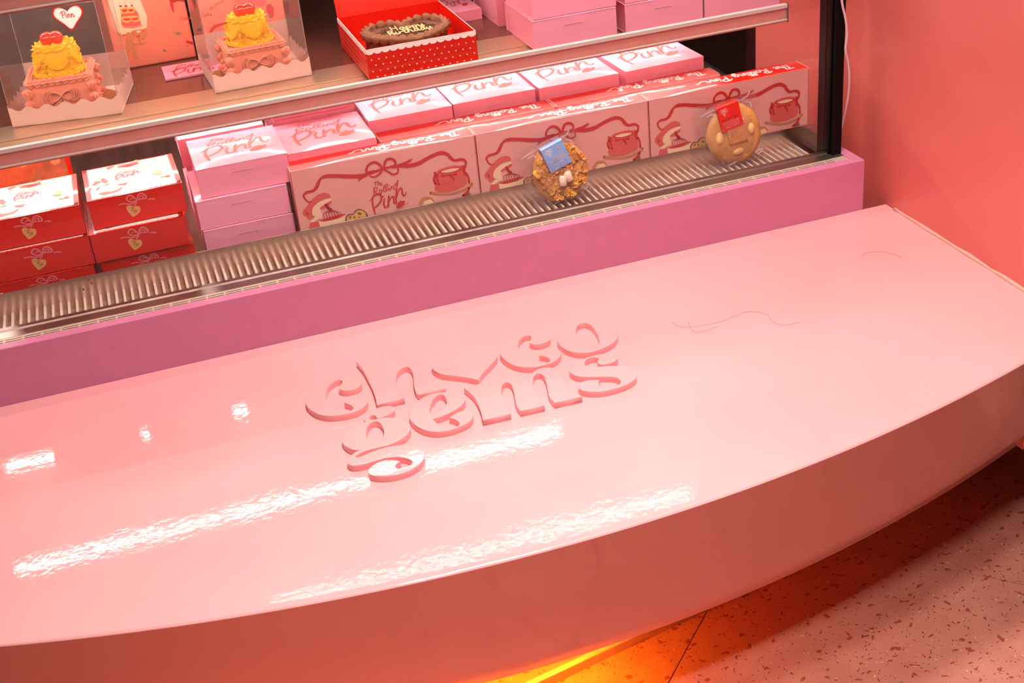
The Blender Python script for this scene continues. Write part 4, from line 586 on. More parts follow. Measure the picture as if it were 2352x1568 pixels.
for x, y, z, lb, rz in ((.2205, 2.0825, .0902, 'leftmost long gift box in front, ribbon print and red script lid', 0), (.5445, 2.0825, .0902, 'middle long gift box in front, behind the cornflake cookie', 0), (.8685, 2.0825, .0902, 'rightmost long gift box in front, next to the black post', .012),
                        (.3895, 2.1405, .0902, 'left red-topped gift box in the second row, behind the middle gift box', 0), (.7165, 2.1405, .0902, 'right red-topped gift box in the second row', .008)):
    place(gb, (x, y, z), lb, rz, 1, 1, GB)

# red holiday boxes
RW, RD, RH = .153, .155, .0515
def make_red_box():
    t = thing('red_gift_box', (0, -9, 0), 'x', 'gift box', 'stacked red gift boxes')
    q = MB(); q.box(0, RW, 0, RD, 0, RH-.0012); q.build('body', M_redcard, t, bevel=.0008)
    q = MB(); dome(q, -.0003, RW+.0003, -.0004, RD, RH-.0012, .0016, 10, 8); q.build('lid', M_redcard, t, True)
    q = MB(); zt = lambda x, y: RH-.0012+dome_z(x/RW, y/RD, .0016)
    P = []; a = .0075; x0, x1, y0, y1 = a, RW-a, .0035, RD-.004
    n = 16; rr = (x1-x0)/n/2
    for i in range(n):
        for k in range(5): P.append((x0+rr*(2*i+1)-rr*math.cos(PI*k/4), y0-rr*.55*math.sin(PI*k/4)+.0022))
    ry = (y1-y0)/n/2
    for i in range(n):
        for k in range(5): P.append((x1+ry*.55*math.sin(PI*k/4)-.002, y0+.002+ry*(2*i+1)-ry*math.cos(PI*k/4)))
    P += [(x1, y1), (x0, y1)]
    for i in range(n):
        for k in range(5): P.append((x0-ry*.55*math.sin(PI*k/4)+.002, y1-ry*(2*i+1)+ry*math.cos(PI*k/4)))
    # paint the white panel as a fine fan of strips so that it follows the lid
    inner = [((x-RW/2)*.5+RW/2, (y-RD/2)*.5+RD/2) for x, y in P]; N = len(P)
    V = [(x, y, zt(x, y)+.0003) for x, y in P+inner] + [(RW/2, RD/2, zt(RW/2, RD/2)+.0003)]
    q.add(V, [(i, (i+1) % N, N+(i+1) % N, N+i) for i in range(N)] + [(N+i, N+(i+1) % N, 2*N) for i in range(N)], 0)
    zo = [.0005]
    mp = lambda a, b: (a/1000, b/1000, zt(a/1000, b/1000)+zo[0])
    for c, p in D['top']['polys']:
        zo[0] += .00002; q.poly(p, mp, 1+PK.index(c))
    zo[0] += .00003
    for s in D['logo']:
        q.stroke([(50+u*44, 68+v*44, k*44) for u, v, k in s], mp, 1+PK.index('red'), 3)
    q.build('lid_print', [mat('pale pink print', (248, 214, 206), .3, coat=.6, coat_r=.08)]+PM, t)
    q = MB(); zo2 = [0]
    f = lambda a, b: (a/1000, -.0004-zo2[0], b/1000)
    for c, p in D['red']['polys']: q.poly(crom(p, 3, True), f, PK.index(c))
    zo2[0] = .00004
    for c, s in D['red']['strokes']: q.stroke(s, f, PK.index(c), 4)
    q.build('front_print', PM, t)
    return t
rb = make_red_box()
RG = 'stacked red gift boxes'
def rbox(x, y, z, lb, h=RH, rz=0): return place(rb, (x, y, z), lb, rz, h/RH, 1, RG)
rbox(-.107, 2.107, .1855, 'top red gift box of the stack next to the pink boxes', RH, .02)
rbox(-.117, 2.094, .1330, 'middle red gift box of the stack next to the pink boxes', RH, 0)
rbox(-.1105, 2.098, .0905, 'bottom red gift box next to the pink boxes, cut by the steel lip', .0415, 0)
rbox(-.2735, 2.105, .1840, 'top red gift box of the stack at the left edge', .0515, 0)
rbox(-.2715, 2.098, .1315, 'middle red gift box of the stack at the left edge', .0515, 0)
rbox(-.276, 2.096, .0905, 'bottom red gift box at the left edge, cut by the steel lip', .0405, 0)
rbox(-.512, 2.100, .1830, 'top red gift box of the farthest stack, beyond the left edge', .0515, 0)
rbox(-.510, 2.098, .1315, 'middle red gift box of the farthest stack, beyond the left edge', .0515, 0)
rbox(-.512, 2.098, .0905, 'bottom red gift box of the farthest stack, beyond the left edge', .0405, 0)
# printed pastry box behind the red stacks
t = thing('pastry_box', (-.27, 2.44, .0905), 'printed box with a pastry picture and red edges behind the red gift boxes', 'box')
q = MB(); q.box(0, .128, 0, .05, 0, .17); q.build('body', mat('tan pastry card', (168, 92, 60), .5, var=(40, .35)), t, bevel=.001)
q = MB(); q.box(-.012, 0, -.001, .05, 0, .17); q.box(.128, .134, -.001, .05, 0, .17); q.build('red_edge', M_redcard, t)
q = MB()
for i in range(11): q.lathe([(.001, 0), (.009, 0)], 10, i % 2, (.03+.009*i+random.uniform(-.004, .004), 0, .09+.03*math.sin(i*1.9)), close=False)
q.v = [(x, -.0006-.00002*(i//20), .13+(y)*1.0+(z-.09)*.5) for i, (x, y, z) in enumerate(q.v)]
q.poly([(.002, .08), (.06, .09), (.09, .13), (.05, .165), (.002, .168)], lambda x, z: (x, -.0004, z), 0)
q.build('pastry_print', [mat('orange pastry print', (190, 84, 50), .5, var=(60, .2)), mat('golden pastry print', (204, 140, 84), .5, var=(60, .2))], t)
# ------------------------------------------------------------------ icing shells shared by the cakes
def shell_mesh(name, m, sm=False):
    q = MB(); seg = 14; vs = []
    prof = [(-.04, .10), (.06, .36), (.22, .50), (.48, .46), (.78, .26), (1.08, .05)]
    for x, r in prof:
        for k in range(seg):
            a = 2*PI*k/seg; rr = r*(1.06 if k % 2 else .60); vs.append((x, rr*math.cos(a), rr*math.sin(a)+.12))
    n = len(prof)
    q.add(vs, [(j*seg+k, j*seg+(k+1) % seg, (j+1)*seg+(k+1) % seg, (j+1)*seg+k) for j in range(n-1) for k in range(seg)] + [tuple(range(seg))[::-1], tuple(range((n-1)*seg, n*seg))])
    return q.mesh(name, m, sm)
def shell(me, parent, p, d, s, up=(0, 0, 1), kx=1.0):
    d = Vector(d).normalized(); up = Vector(up); y = up.cross(d).normalized(); z = d.cross(y)
    o = link('icing_shell', me, parent)
    o.matrix_local = Matrix.Translation(p) @ Matrix(((d.x, y.x, z.x), (d.y, y.y, z.y), (d.z, y.z, z.z))).to_4x4() @ Matrix.Diagonal((s*kx, s, s, 1))
    return o
M_pinkice = mat('pink icing', (246, 158, 132), .5, sss=.25, spec=.3)
M_yelice = mat('yellow icing', (255, 206, 0), .42, sss=.2, spec=.35)
M_choc = mat('chocolate icing', (138, 98, 68), .5, spec=.3)
M_card = mat('white card', (222, 190, 178), .5)
M_gold = mat('gold cake board', (196, 130, 52), .3, .7)
M_cherry = mat('red cherry', (228, 52, 8), .12, coat=.8, coat_r=.04)
G_clear = glass('clear plastic', refl=.9, rough=.03, bump=(9, .06), ior=1.42, haze=.05)
G_edge = glass('clear fold', refl=2.5, rough=.1, ior=1.6, haze=.35)
S_pink, S_yel, S_choc = shell_mesh('icing_shell', M_pinkice), shell_mesh('icing_shell', M_yelice), shell_mesh('icing_shell', M_choc, True)
def cake_box(x, y, z, w, d, h, rz, label, cs):
    t = thing('cake_box', (x, y, z), label, 'cake box', 'clear cake boxes', rz)
    q = MB(); fz = .029
    q.box(0, w, 0, d, 0, .002)
    N = 84; n = 6
    def wave(u): return fz+.0032*math.sin(2*PI*n*u+1.2)
    for off, nx in ((0, 0), (.0008, 1)):
        top = [(w*i/N, off, wave(i/N)) for i in range(N+1)]; bot = [(w*i/N, off, 0) for i in range(N+1)]
        q.add(top+bot, [(i, i+1, N+2+i, N+1+i) if nx else (i, N+1+i, N+2+i, i+1) for i in range(N)])
    q.add([(w*i/N, o, wave(i/N)) for o in (0, .0008) for i in range(N+1)], [(i, i+1, N+2+i, N+1+i) for i in range(N)])
    for sx in (0, w-.0008):
        top = [(sx, d*i/N, (wave(i/N)+.004)) for i in range(N+1)]; bot = [(sx, d*i/N, 0) for i in range(N+1)]
        q.add(top+bot, [(i, i+1, N+2+i, N+1+i) for i in range(N)])
    q.box(0, w, d-.0008, d, 0, .06)
    q.build('tray', M_card, t)
    q = MB(); e = .0015; tp = .006
    b = [(e, e, .003), (w-e, e, .003), (w-e, d-e, .003), (e, d-e, .003)]; u = [(e+tp*0, e, h), (w-e-tp*0, e, h), (w-e, d-e, h), (e, d-e, h)]
    q.add(b+u, [(0, 1, 5, 4), (1, 2, 6, 5), (2, 3, 7, 6), (3, 0, 4, 7), (4, 5, 6, 7)]); cv = q.build('clear_cover', G_clear, t)
    q = MB()
    for a_, b_ in ((0, 4), (1, 5), (2, 6), (3, 7), (4, 5), (5, 6), (6, 7), (7, 4)): q.tube([(b+u)[a_], (b+u)[b_]], .0005, 5)
    q.build('fold_edge', G_edge, cv)
    q = MB(); q.lathe([(.001, .0035), (d*.46, .0035), (d*.46, .002)], 40, 0, (w/2, d/2, 0), close=False); q.build('gold_board', M_gold, t)
    return t
def cake(x, y, z, rz, s, label, tilt=0):
    t = thing('bow_cake', (x, y, z), label, 'cake', 'two-tier bow cakes', rz)
    a = .0470*s; h = .054*s
    q = MB(); q.box(-a, a, -a, a, 0, h); q.build('square_tier', M_pinkice, t, bevel=.003)
    sh = .0108*s
    for k in range(9):          # top border
        c = -a+2*a*(k+.05)/9
        shell(S_pink, t, (c, -a+.001, h-.001), (1, 0, .10), sh*1.15, kx=1.2)
        shell(S_pink, t, (a-.001, c, h-.001), (0, 1, .10), sh*1.15, kx=1.2)
        shell(S_pink, t, (-c, a-.001, h-.001), (-1, 0, .10), sh*1.15, kx=1.2)
        shell(S_pink, t, (-a+.001, -c, h-.001), (0, -1, .10), sh*1.15, kx=1.2)
    for sx in (-1, 1):          # corner columns and side garlands
        for sy in (-1, 1):
            for k in range(3): shell(S_pink, t, (sx*a, sy*a, h-.006-.0185*k*s), (0, 0, -1), sh*1.55, up=(sx*.7, sy*.7, 0), kx=1.0)
        for k in range(9):
            u = k/8; shell(S_pink, t, (sx*(a+.001), -a*.8+1.6*a*u, h*.78-.026*s*math.sin(PI*u)), (0, 1, .6*(u-.5)*2), sh*.95, up=(sx, 0, 0))
    for k in range(7):
        shell(S_pink, t, (a, -a+.03*k/2*s, .002), (0, 1, 0), sh*1.2); shell(S_pink, t, (-a, -a+.03*k/2*s, .002), (0, 1, 0), sh*1.2)
    q = MB()                    # piped bow on the front
    for r in range(4):
        e = 1-.12*r
        for sg in (-1, 1):
            lp = [(0, 0), (sg*.007, .008), (sg*.018, .0115), (sg*.026, .006), (sg*.026, -.004), (sg*.018, -.0105), (sg*.007, -.006), (0, 0)]
            q.tube([(b[0]*e*s, -a-.0016-.0004*r, .031*s+b[1]*e*s) for b in crom(lp, 4)], .0010, 5)
            tl = [(0, 0), (sg*(.003+.002*r), -.010), (sg*(.009+.0025*r), -.019), (sg*(.014+.003*r), -.026)]
            q.tube([(b[0]*s, -a-.0014, .031*s+b[1]*s) for b in crom(tl, 4)], .0010, 5)
    q.build('piped_bow', M_pinkice, t, True)
    q = MB(); R = .0335*s; hy = .040*s; z0 = h
    q.lathe([(R*1.06, 0), (R*1.0, .004), (R*.98, hy*.5), (R*.97, hy*.9), (R*.9, hy), (.001, hy)], 40, 0, (0, .006*s, z0), close=False); q.build('round_tier', M_yelice, t, True)
    cy = .006*s
    def ring(n, r, z, sz, tw=0, ph=0, kx=1.1):
        for k in range(n):
            q_ = 2*PI*(k+ph)/n
            shell(S_yel, t, (r*math.cos(q_), cy+r*math.sin(q_), z), (-math.sin(q_)+tw*math.cos(q_), math.cos(q_)+tw*math.sin(q_), .1), sz, kx=kx)
    ring(22, R*1.10, z0+.002, .0105*s); ring(11, R*.86, z0+hy-.001, .0180*s, -.55, .3, 1.15); ring(7, R*.45, z0+hy+.001, .0140*s, -.4, .1)
    for g in range(5):          # swags
        a0 = 2*PI*(g+.28)/5-PI/2-.9
        for k in range(11):
            u = k/10; q_ = a0+u*2*PI/5; zz = z0+hy*.78-.016*s*math.sin(PI*u)
            shell(S_yel, t, (R*1.0*math.cos(q_), cy+R*1.0*math.sin(q_), zz), (-math.sin(q_), math.cos(q_), .9*(u-.5)*2), .0068*s, up=(math.cos(q_), math.sin(q_), 0))
        for k in range(3): shell(S_yel, t, (R*1.02*math.cos(a0), cy+R*1.02*math.sin(a0), z0+hy*.80-.009*k*s), (0, 0, -1), .0085*s, up=(math.cos(a0), math.sin(a0), 0))
    q = MB()
    for sx in (-1, 1):
        q.lathe([(.0005, -.0125), (.006, -.0115), (.0105, -.007), (.0125, 0), (.0115, .006), (.0075, .0105), (.003, .0105), (.0005, .0085)], 18, 0, (sx*.0062*s, cy-.003, z0+hy+.0150*s), close=False)
    q.build('cherry', M_cherry, t, True)
    return t
bx1 = cake_box(-.1945, 2.2085, .3475, .176, .165, .185, -.178, 'clear cake box with heart sticker at the left end of the shelf', 0)
bx2 = cake_box(.1345, 2.192, .3475, .166, .165, .185, .045, 'clear cake box without sticker in the middle of the shelf', 0)
cake(-.1035, 2.262, .3515, -.10, 1.05, 'pink square cake with yellow top tier and cherry, at the left end of the shelf')
cake(.2135, 2.258, .3515, .06, 1.0, 'pink square cake with yellow top tier and cherry, left of the red dotted box')
# heart sticker
q = MB(); f = lambda u, v: (.131+u*.0235, -.0004, .168+v*.0235)
hp = [(0, -1.0), (-.45, -.55), (-.92, -.05), (-1.0, .3), (-.8, .58), (-.45, .6), (-.12, .42), (0, .3), (.12, .42), (.45, .6), (.8, .58), (1.0, .3), (.92, -.05), (.45, -.55)]
q.poly(crom(hp, 3, True), f, 0); q.poly(crom([(a*.9, b*.9) for a, b in hp], 3, True), lambda u, v: (f(u, v)[0], -.0006, f(u, v)[2]), 1)
script(q, 'Pinn', -.45, -.12, .42, lambda u, v: (f(u, v)[0], -.0008, f(u, v)[2]), 0, .12)
q.build('heart_sticker', [M_redcard, M_whiteprint], bx1)
# printed boxes at the back of the shelf
M_easel = mat('coral printed card', (234, 132, 108), .45)
def back_card(x, y, w, h, label, fn, rz=0):
    t = thing('printed_box', (x, y, .3475), label, 'box', None, rz)
    q = MB(); q.box(0, w, 0, .05, 0, h); q.build('body', M_easel, t, bevel=.003)
    q = MB(); fn(q); q.build('front_print', PM+[M_whiteprint], t)
    return t
def ff(k=0): return lambda u, v: (u, -.0004-.00004*k, v)
ED = json.loads('''[{"polys":[["cream",[[10.7,131.8],[10.7,107.5],[11.6,86.2],[16.6,64.8],[28.3,63.2],[50.0,65.0],[65.8,68.3],[70.0,87.3],[65.2,117.8],[64.6,122.9]]],["coral",[[26.3,96.4],[30.9,109.2],[52.4,105.5],[56.5,93.8],[57.1,74.1],[41.9,73.7],[27.6,76.6],[23.4,79.9]]],["yel",[[26.0,109.1],[40.0,109.3],[52.5,106.0],[52.9,100.4],[45.4,96.6],[39.4,99.3],[32.5,97.9],[26.7,101.4]]],["yel",[[26.8,94.6],[38.1,93.6],[54.3,91.7],[57.3,82.6],[48.5,80.7],[41.8,84.4],[33.7,81.5],[26.3,85.4]]],["rim",[[30.0,106.8],[39.3,106.1],[38.4,102.0],[33.1,100.8],[29.9,103.0]]],["rim",[[40.8,105.4],[49.7,104.3],[49.3,101.0],[44.6,100.1],[40.9,102.0]]],["rim",[[28.4,91.0],[41.4,89.6],[40.6,86.3],[35.4,85.5],[29.3,87.8]]],["rim",[[42.9,88.9],[54.8,88.2],[53.6,85.0],[48.4,84.1],[43.8,85.8]]],["gold",[[23.6,77.3],[41.8,73.3],[60.3,73.6],[54.7,71.1],[41.3,71.0],[27.7,73.6]]],["dark",[[26.4,114.6],[32.0,114.0],[31.4,111.2],[28.0,110.9]]],["dark",[[36.0,113.4],[41.2,112.5],[40.1,109.7],[36.5,109.9]]],["dark",[[46.5,112.0],[50.9,111.7],[49.9,108.9],[46.6,109.1]]],["gold",[[28.7,65.3],[35.4,65.0],[23.6,22.5],[17.0,23.2]]],["gold",[[31.0,62.3],[36.2,59.7],[38.9,15.8],[30.1,15.8]]],["gold",[[35.0,63.3],[40.5,67.5],[53.9,67.4],[67.3,63.8],[62.1,51.7],[53.3,49.8],[43.4,50.7],[35.3,55.5]]],["cream",[[46.2,64.8],[50.3,66.3],[54.7,63.4],[50.9,61.4],[46.7,61.7]]],["rim",[[56.0,64.0],[60.0,64.6],[61.2,62.7],[56.8,61.7]]],["rim",[[43.3,55.9],[49.2,57.8],[51.2,55.4],[48.0,52.4],[44.1,53.6]]],["coral",[[36.2,63.1],[41.6,64.8],[42.9,59.4],[38.3,57.6]]],["dark",[[115.3,114.5],[142.2,110.1],[139.6,102.0],[128.6,105.5],[121.3,103.3],[114.6,107.0]]],["rib",[[114.7,107.8],[119.7,103.6],[118.4,85.5],[115.7,88.9],[114.4,98.5]]],["rib",[[146.7,107.6],[152.2,101.6],[152.1,84.5],[150.0,86.6],[149.9,98.6],[147.2,83.6],[144.3,83.7],[145.9,97.6]]],["leaf",[[108.3,54.1],[111.7,50.0],[112.6,46.4],[109.4,51.3]]],["leaf",[[114.3,50.4],[118.7,51.0],[122.8,48.1],[119.3,45.6],[114.4,46.9]]],["leaf",[[85.5,25.0],[90.9,20.5],[88.1,19.4],[84.2,20.8]]],["leaf",[[52.3,49.1],[56.9,50.9],[55.4,47.7]]],["leaf",[[127.4,25.4],[130.0,21.4],[127.8,21.0]]],["rib",[[129.6,33.8],[139.7,28.5],[138.8,24.3],[127.3,30.7]]]],"strokes":[["brown",[[6.8,129.1,1.1],[10.6,106.7,1.1],[12.7,91.1,1.1],[15.4,63.3,1.3],[27.5,61.6,1.1]]],["gold",[[38.0,41.7,2.9],[55.7,41.6,2.9]]],["gold",[[48.1,49.0,2.9],[51.1,39.8,2.9]]],["brown",[[28.2,115.5,0.5],[28.2,120.6,0.5]]],["brown",[[37.8,113.9,0.5],[37.7,117.3,0.5],[34.7,118.6,0.5]]],["brown",[[48.6,112.5,0.5],[48.3,116.4,0.5],[46.9,117.4,0.5]]]],"txt":[[126.6,72.5],[131.7,64.3]]},{"polys":[["rib",[[119.5,77.3],[127.0,78.2],[131.1,69.7],[130.2,58.6],[124.4,51.7],[120.2,59.2],[117.0,66.5]]],["coral",[[59.7,93.9],[80.2,97.1],[117.3,86.5],[120.4,79.3],[109.6,75.6],[78.2,86.4]]],["leaf",[[118.9,58.3],[124.5,58.5],[123.5,53.0],[120.1,52.5]]]],"strokes":[["rib",[[4.7,34.1,2.5],[8.6,42.4,3.7],[18.4,53.0,6.2],[31.3,56.4,4.9],[41.4,56.9,3.7]]],["gold",[[0.4,83.9,1.0],[40.0,89.4,1.0]]],["gold",[[-1.5,74.3,1.0],[37.3,69.9,1.0]]]],"txt":[[18.3,85.3],[8.6,75.4]]}]''')
def drawing(E):
    def fn(q):
        zo = [0]; f = lambda u, v: (u/1000, -.0004-zo[0], v/1000)
        for c, p in E['polys']: zo[0] += .00001; q.poly(p, f, PK.index(c))
        for c, p in E['strokes']: zo[0] += .00001; q.stroke(p, f, PK.index(c), 3)
        x, z = E['txt'][0]; g = lambda u, v: (u/1000, -.0009, v/1000)
        if E is ED[0]: script(q, 'Cookie', x, z-2, 7.5, g, PK.index('rim'), .1); put_text(q, 'ori', E['txt'][1][0], E['txt'][1][1], 4.5, g, PK.index('cream'))
        else: put_text(q, 'by Penny', x, z, 5.5, lambda u, v: g(u, v+.4*(u-x)), PK.index('dark')); script(q, 'Cookie', E['txt'][1][0]-6, E['txt'][1][1], 6.5, g, PK.index('dark'), .1)
    return fn
back_card(-.012, 2.44, .141, .30, 'coral printed box with an easel and cake drawing behind the two cake boxes', drawing(ED[0]), 0)
back_card(.150, 2.42, .150, .30, 'coral printed box with strawberry drawing behind the middle cake box', drawing(ED[1]), 0)
# flat card lying on the shelf
t = thing('flat_box', (.062, 2.318, .3475), 'small flat pink box with red logo lying between the two cake boxes', 'box')
q = MB(); q.box(0, .105, 0, .085, 0, .004); q.build('body', M_pink, t, bevel=.0006); q = MB(); logo(q, .014, .004, .080, lambda u, v: (u, v, .0044)); q.build('logo_print', PR['rim'], t)

# ------------------------------------------------------------------ red dotted box with the chocolate heart cake
t = thing('open_cake_box', (.3805, 2.106, .3475), 'open red cake box with white dots and scalloped rim', 'cake box')
W, Dp, Hh = .1905, .235, .0520; e = .0012
q = MB(); q.box(0, W, 0, e, 0, Hh); q.box(0, e, e, Dp, 0, Hh); q.box(W-e, W, e, Dp, 0, Hh); q.box(0, W, Dp-e, Dp, 0, Hh); q.box(0, W, 0, Dp, 0, e); q.build('body', M_redcard, t)
def dots(q, wd, f, m):
    for r in range(4):
        c = 0
        while True:
            x = .008+.0126*c+(.0063 if r % 2 else 0)
            if x > wd-.003: break
            q.poly([(x+.0012*math.cos(a*PI/5), .0345-.0098*r+.0012*math.sin(a*PI/5)) for a in range(10)], f, m); c += 1
def scallop(q, wd, f, m):
    n = int(round(wd/.0132)); s = wd/n; P = [(0, Hh), (0, Hh-.0045)]
    for i in range(n):
        for k in range(1, 7): P.append((s*(i+.5)-s/2*math.cos(PI*k/6), Hh-.0045-.0042*math.sin(PI*k/6)))
    P += [(wd, Hh)]
    for i in range(n):
        q.poly([(s*i, Hh), (s*i, Hh-.0045)] + [(s*(i+.5)-s/2*math.cos(PI*k/6), Hh-.0045-.0042*math.sin(PI*k/6)) for k in range(1, 7)] + [(s*(i+1), Hh)], f, m)
for nm, wd, f in (('front_print', W, lambda u, v: (u, -.0003, v)), ('side_print', Dp, lambda u, v: (-.0003, Dp-u, v)), ('side_print', Dp, lambda u, v: (W+.0003, u, v))):
    q = MB(); dots(q, wd, f, 0); scallop(q, wd, f, 0); q.build(nm, M_whiteprint, t)
q = MB(); q.box(.001, W-.001, 0, .0012, 0, .20); lid = q.build('lid', M_redcard, t); lid.location = (0, Dp, Hh); lid.rotation_euler = (-.30, 0, 0)
q = MB(); 
for z in (.0004,): q.stroke([(0, 0, e*1.2), (W, 0, e*1.2)], lambda u, v: (u, v+.0006, Hh+z), 0, 1); q.stroke([(.0006, 0, e*1.2), (.0006, Dp, e*1.2)], lambda u, v: (u, v, Hh+z), 0, 1); q.stroke([(W-.0006, 0, e*1.2), (W-.0006, Dp, e*1.2)], lambda u, v: (u, v, Hh+z), 0, 1)
q.build('card_edge', M_edge, t)
t = thing('heart_cake', (.4765, 2.205, .3490), 'chocolate heart cake with cream birthday writing in the red dotted box', 'cake')
HP = crom([(0, -.058), (-.035, -.040), (-.062, -.006), (-.064, .026), (-.046, .050), (-.020, .050), (0, .032), (.020, .050), (.046, .050), (.064, .026), (.062, -.006), (.035, -.040)], 4, True)
me = flat_curve('cake_body', [[p[:2] for p in HP]], .036, .002); me.materials.clear(); me.materials.append(mat('chocolate sponge', (108, 74, 54), .7, bump=(220, .9), var=(160, .35)))
o = link('cake_body', me, t, (0, 0, .0185))
q = MB()
for i in range(420):
    a, r = random.uniform(0, 2*PI), math.sqrt(random.random())*.045; x, y = r*math.cos(a)*1.05, r*math.sin(a)*.8+.002; b = random.uniform(0, PI); l = random.uniform(.002, .005)
    q.tube([(x-l*math.cos(b), y-l*math.sin(b), .0375+random.random()*.002), (x+l*math.cos(b), y+l*math.sin(b), .0385+random.random()*.0015)], .0005, 3)
o = q.build('chocolate_shavings', mat('chocolate shavings', (92, 58, 40), .6), t); o['kind'] = 'stuff'
N = len(HP); acc = 0; last = None; L = 0
per = [Vector((p[0], p[1], 0)) for p in HP]
for i in range(N):
    L += (per[(i+1) % N]-per[i]).length
for row, (zz, sz, n) in enumerate(((.036, .0185, 26), (.004, .0185, 22))):
    for k in range(n):
        tgt = L*k/n; s = 0
        for i in range(N):
            d = per[(i+1) % N]-per[i]
            if s+d.length >= tgt: p = per[i]+d*((tgt-s)/max(d.length, 1e-6)); break
            s += d.length
        shell(S_choc, t, (p.x*.97, p.y*.97, zz), (d.x, d.y, .05*d.length), sz, kx=1.05)
q = MB(); mp = lambda u, v: (u, v, .0412)
def piped(s, x, y, size):
    cx = 0
    for ch in s:
        st, adv = SF[ch]
        for z in st: q.tube([(x+(cx+a)*size, y+b*size*1.2, .0410) for a, b in crom(z, 3)], .0011, 5)
        cx += adv
piped('Happy', -.024, .004, .0215); piped('Birthday', -.033, -.019, .0200)
q.build('cream_writing', mat('cream icing', (250, 224, 160), .5), t, True)
t.scale = (1.10, 1.10, 1.12)

# ------------------------------------------------------------------ wrapped cookies
G_film = glass('crinkled film', refl=2.0, rough=.05, bump=(40, .8), ior=1.5, haze=.04)
G_glint = glass('film crease glint', refl=3.0, rough=.2, ior=1.6, haze=.6)
def cookie(x, z, r, label, kind, rz):
    t = thing('cookie', (x, 2.046, .0860), label, 'cookie', 'wrapped cookies', 0, -.20)
    inner = lambda *p: p
    th = .0085
    rnd = random.Random(3 if kind == 'corn' else 5)
    ph = [rnd.uniform(0, 6) for _ in range(8)]
    def edge(a): return r*(1+(.030 if kind == 'corn' else .012)*(math.sin(3*a+ph[0])+.7*math.sin(7*a+ph[1])+.5*math.sin(13*a+ph[2])))
    q = MB(); vs = []; NR, NS = 14, 72
    for side in (-1, 1):
        for j in range(NR+1):
            u = j/NR
            for k in range(NS):
                a = 2*PI*k/NS; R = edge(a)*(1-(1-u)) if j else 0
                yy = side*th*math.sqrt(max(0, 1-u**5))
                if side == -1 and kind == 'corn': yy -= (.0030*math.sin(9*u+5*a+ph[3])*math.sin(17*u-3*a+ph[4])+.0015*math.sin(31*u+11*a)+rnd.uniform(-.0012, .0012))*(1 if u < .97 else 0)
                if side == -1 and kind != 'corn': yy += .0012*math.sin(6*u+2*a)*u*(1-u)*4
                vs.append((R*math.cos(a), yy, r+.004+R*math.sin(a)))
        o_ = (0 if side == -1 else (NR+1)*NS)
        q.add([], [])
        for j in range(NR):
            for k in range(NS):
                f = (o_+j*NS+k, o_+(j+1)*NS+k, o_+(j+1)*NS+(k+1) % NS, o_+j*NS+(k+1) % NS)
                q.f.append(list(f if side == -1 else f[::-1])); q.m.append(0)
    q.v = vs
    cm = mat('cornflake cookie dough', (214, 142, 70), .6, bump=(240, .8), var=(70, .38)) if kind == 'corn' else mat('caramel cookie dough', (220, 154, 84), .6, bump=(260, .5), var=(26, .14))
    q.build('dough', cm, t, True)
    zc = r+.004
    if kind == 'corn':
        fm = [mat('cornflake', (240, 168, 60), .45, var=(120, .2)), mat('toasted cornflake', (222, 146, 70), .5, var=(120, .2)), mat('pale cornflake', (230, 172, 106), .5)]
        for k in range(150):
            a = rnd.uniform(0, 2*PI); R = math.sqrt(rnd.random())*r*.93; s = rnd.uniform(.0040, .0078)
            q = MB(); n = 7; pts = []
            for i in range(n): pts.append((s*rnd.uniform(.55, 1.15)*math.cos(2*PI*i/n), rnd.uniform(-.0022, .0010), s*rnd.uniform(.55, 1.15)*math.sin(2*PI*i/n)))
            q.add(pts+[(0, rnd.uniform(-.0006, .0012), 0)]+[(p[0]*.9, p[1]+.002, p[2]*.9) for p in pts], [(i, (i+1) % n, n) for i in range(n)]+[(i, n+1+i, n+1+(i+1) % n, (i+1) % n) for i in range(n)])
            o = q.build('cornflake', fm[k % 3] if k else fm[0], t, False, (R*math.cos(a), -th-.0010, zc+R*math.sin(a))); o.rotation_euler = (rnd.uniform(-.45, .45), rnd.uniform(0, 6), rnd.uniform(-.45, .45))
        mm = mat('marshmallow', (250, 214, 190), .6)
        for dx, dz, ra in ((-.001, -.016, .08), (.010, -.010, -.25)):
            q = MB(); q.lathe([(.001, -.0095), (.0055, -.0092), (.0072, -.007), (.0066, .006), (.0050, .0088), (.001, .0092)], 14, 0, close=False)
            o = q.build('marshmallow', mm, t, True, (dx, -th-.003, zc+dz)); o.rotation_euler = (0, ra, 0)
        q = MB(); q.lathe([(.001, -.004), (.006, -.003), (.009, .001), (.0075, .0035), (.001, .002)], 9, 0, fn=lambda a, j: 1+.15*math.sin(3*a), close=False); o = q.build('cornflake', fm[0], t, True, (-.045, -th, zc+.004)); o.rotation_euler = (1.3, 0, .3)
    else:
        q = MB(); q.box(-.019, .019, -.006, 0, -.017, .024); o = q.build('biscuit', mat('caramel biscuit', (216, 146, 84), .6, var=(110, .14), bump=(200, .4)), t, bevel=.0022, loc=(.002, -th+.002, zc)); o.rotation_euler = (0, -.10, 0)
        cmx = mat('white chocolate', (250, 196, 128), .35)
        for dx, dz, rx_, rz_, ra in ((-.032, -.004, .0085, .0125, .1), (.031, .004, .0075, .0115, .05), (.002, -.033, .0115, .0060, -.15)):
            q = MB(); q.lathe([(.0005, -.0042), (.6, -.0036), (.9, -.0016), (1.0, .001)], 18, 0, close=False)
            q.v = [(vx*rx_ if abs(vx)+abs(vy) > .01 else vx, vz, vy*rz_) for vx, vy, vz in q.v]
            o = q.build('white_chocolate', cmx, t, True, (dx, -th+.0004, zc+dz)); o.rotation_euler = (0, ra, 0)
    # folded label over the top
    q = MB(); lw, lh = (.0425, .0465) if kind == 'corn' else (.0440, .0475)
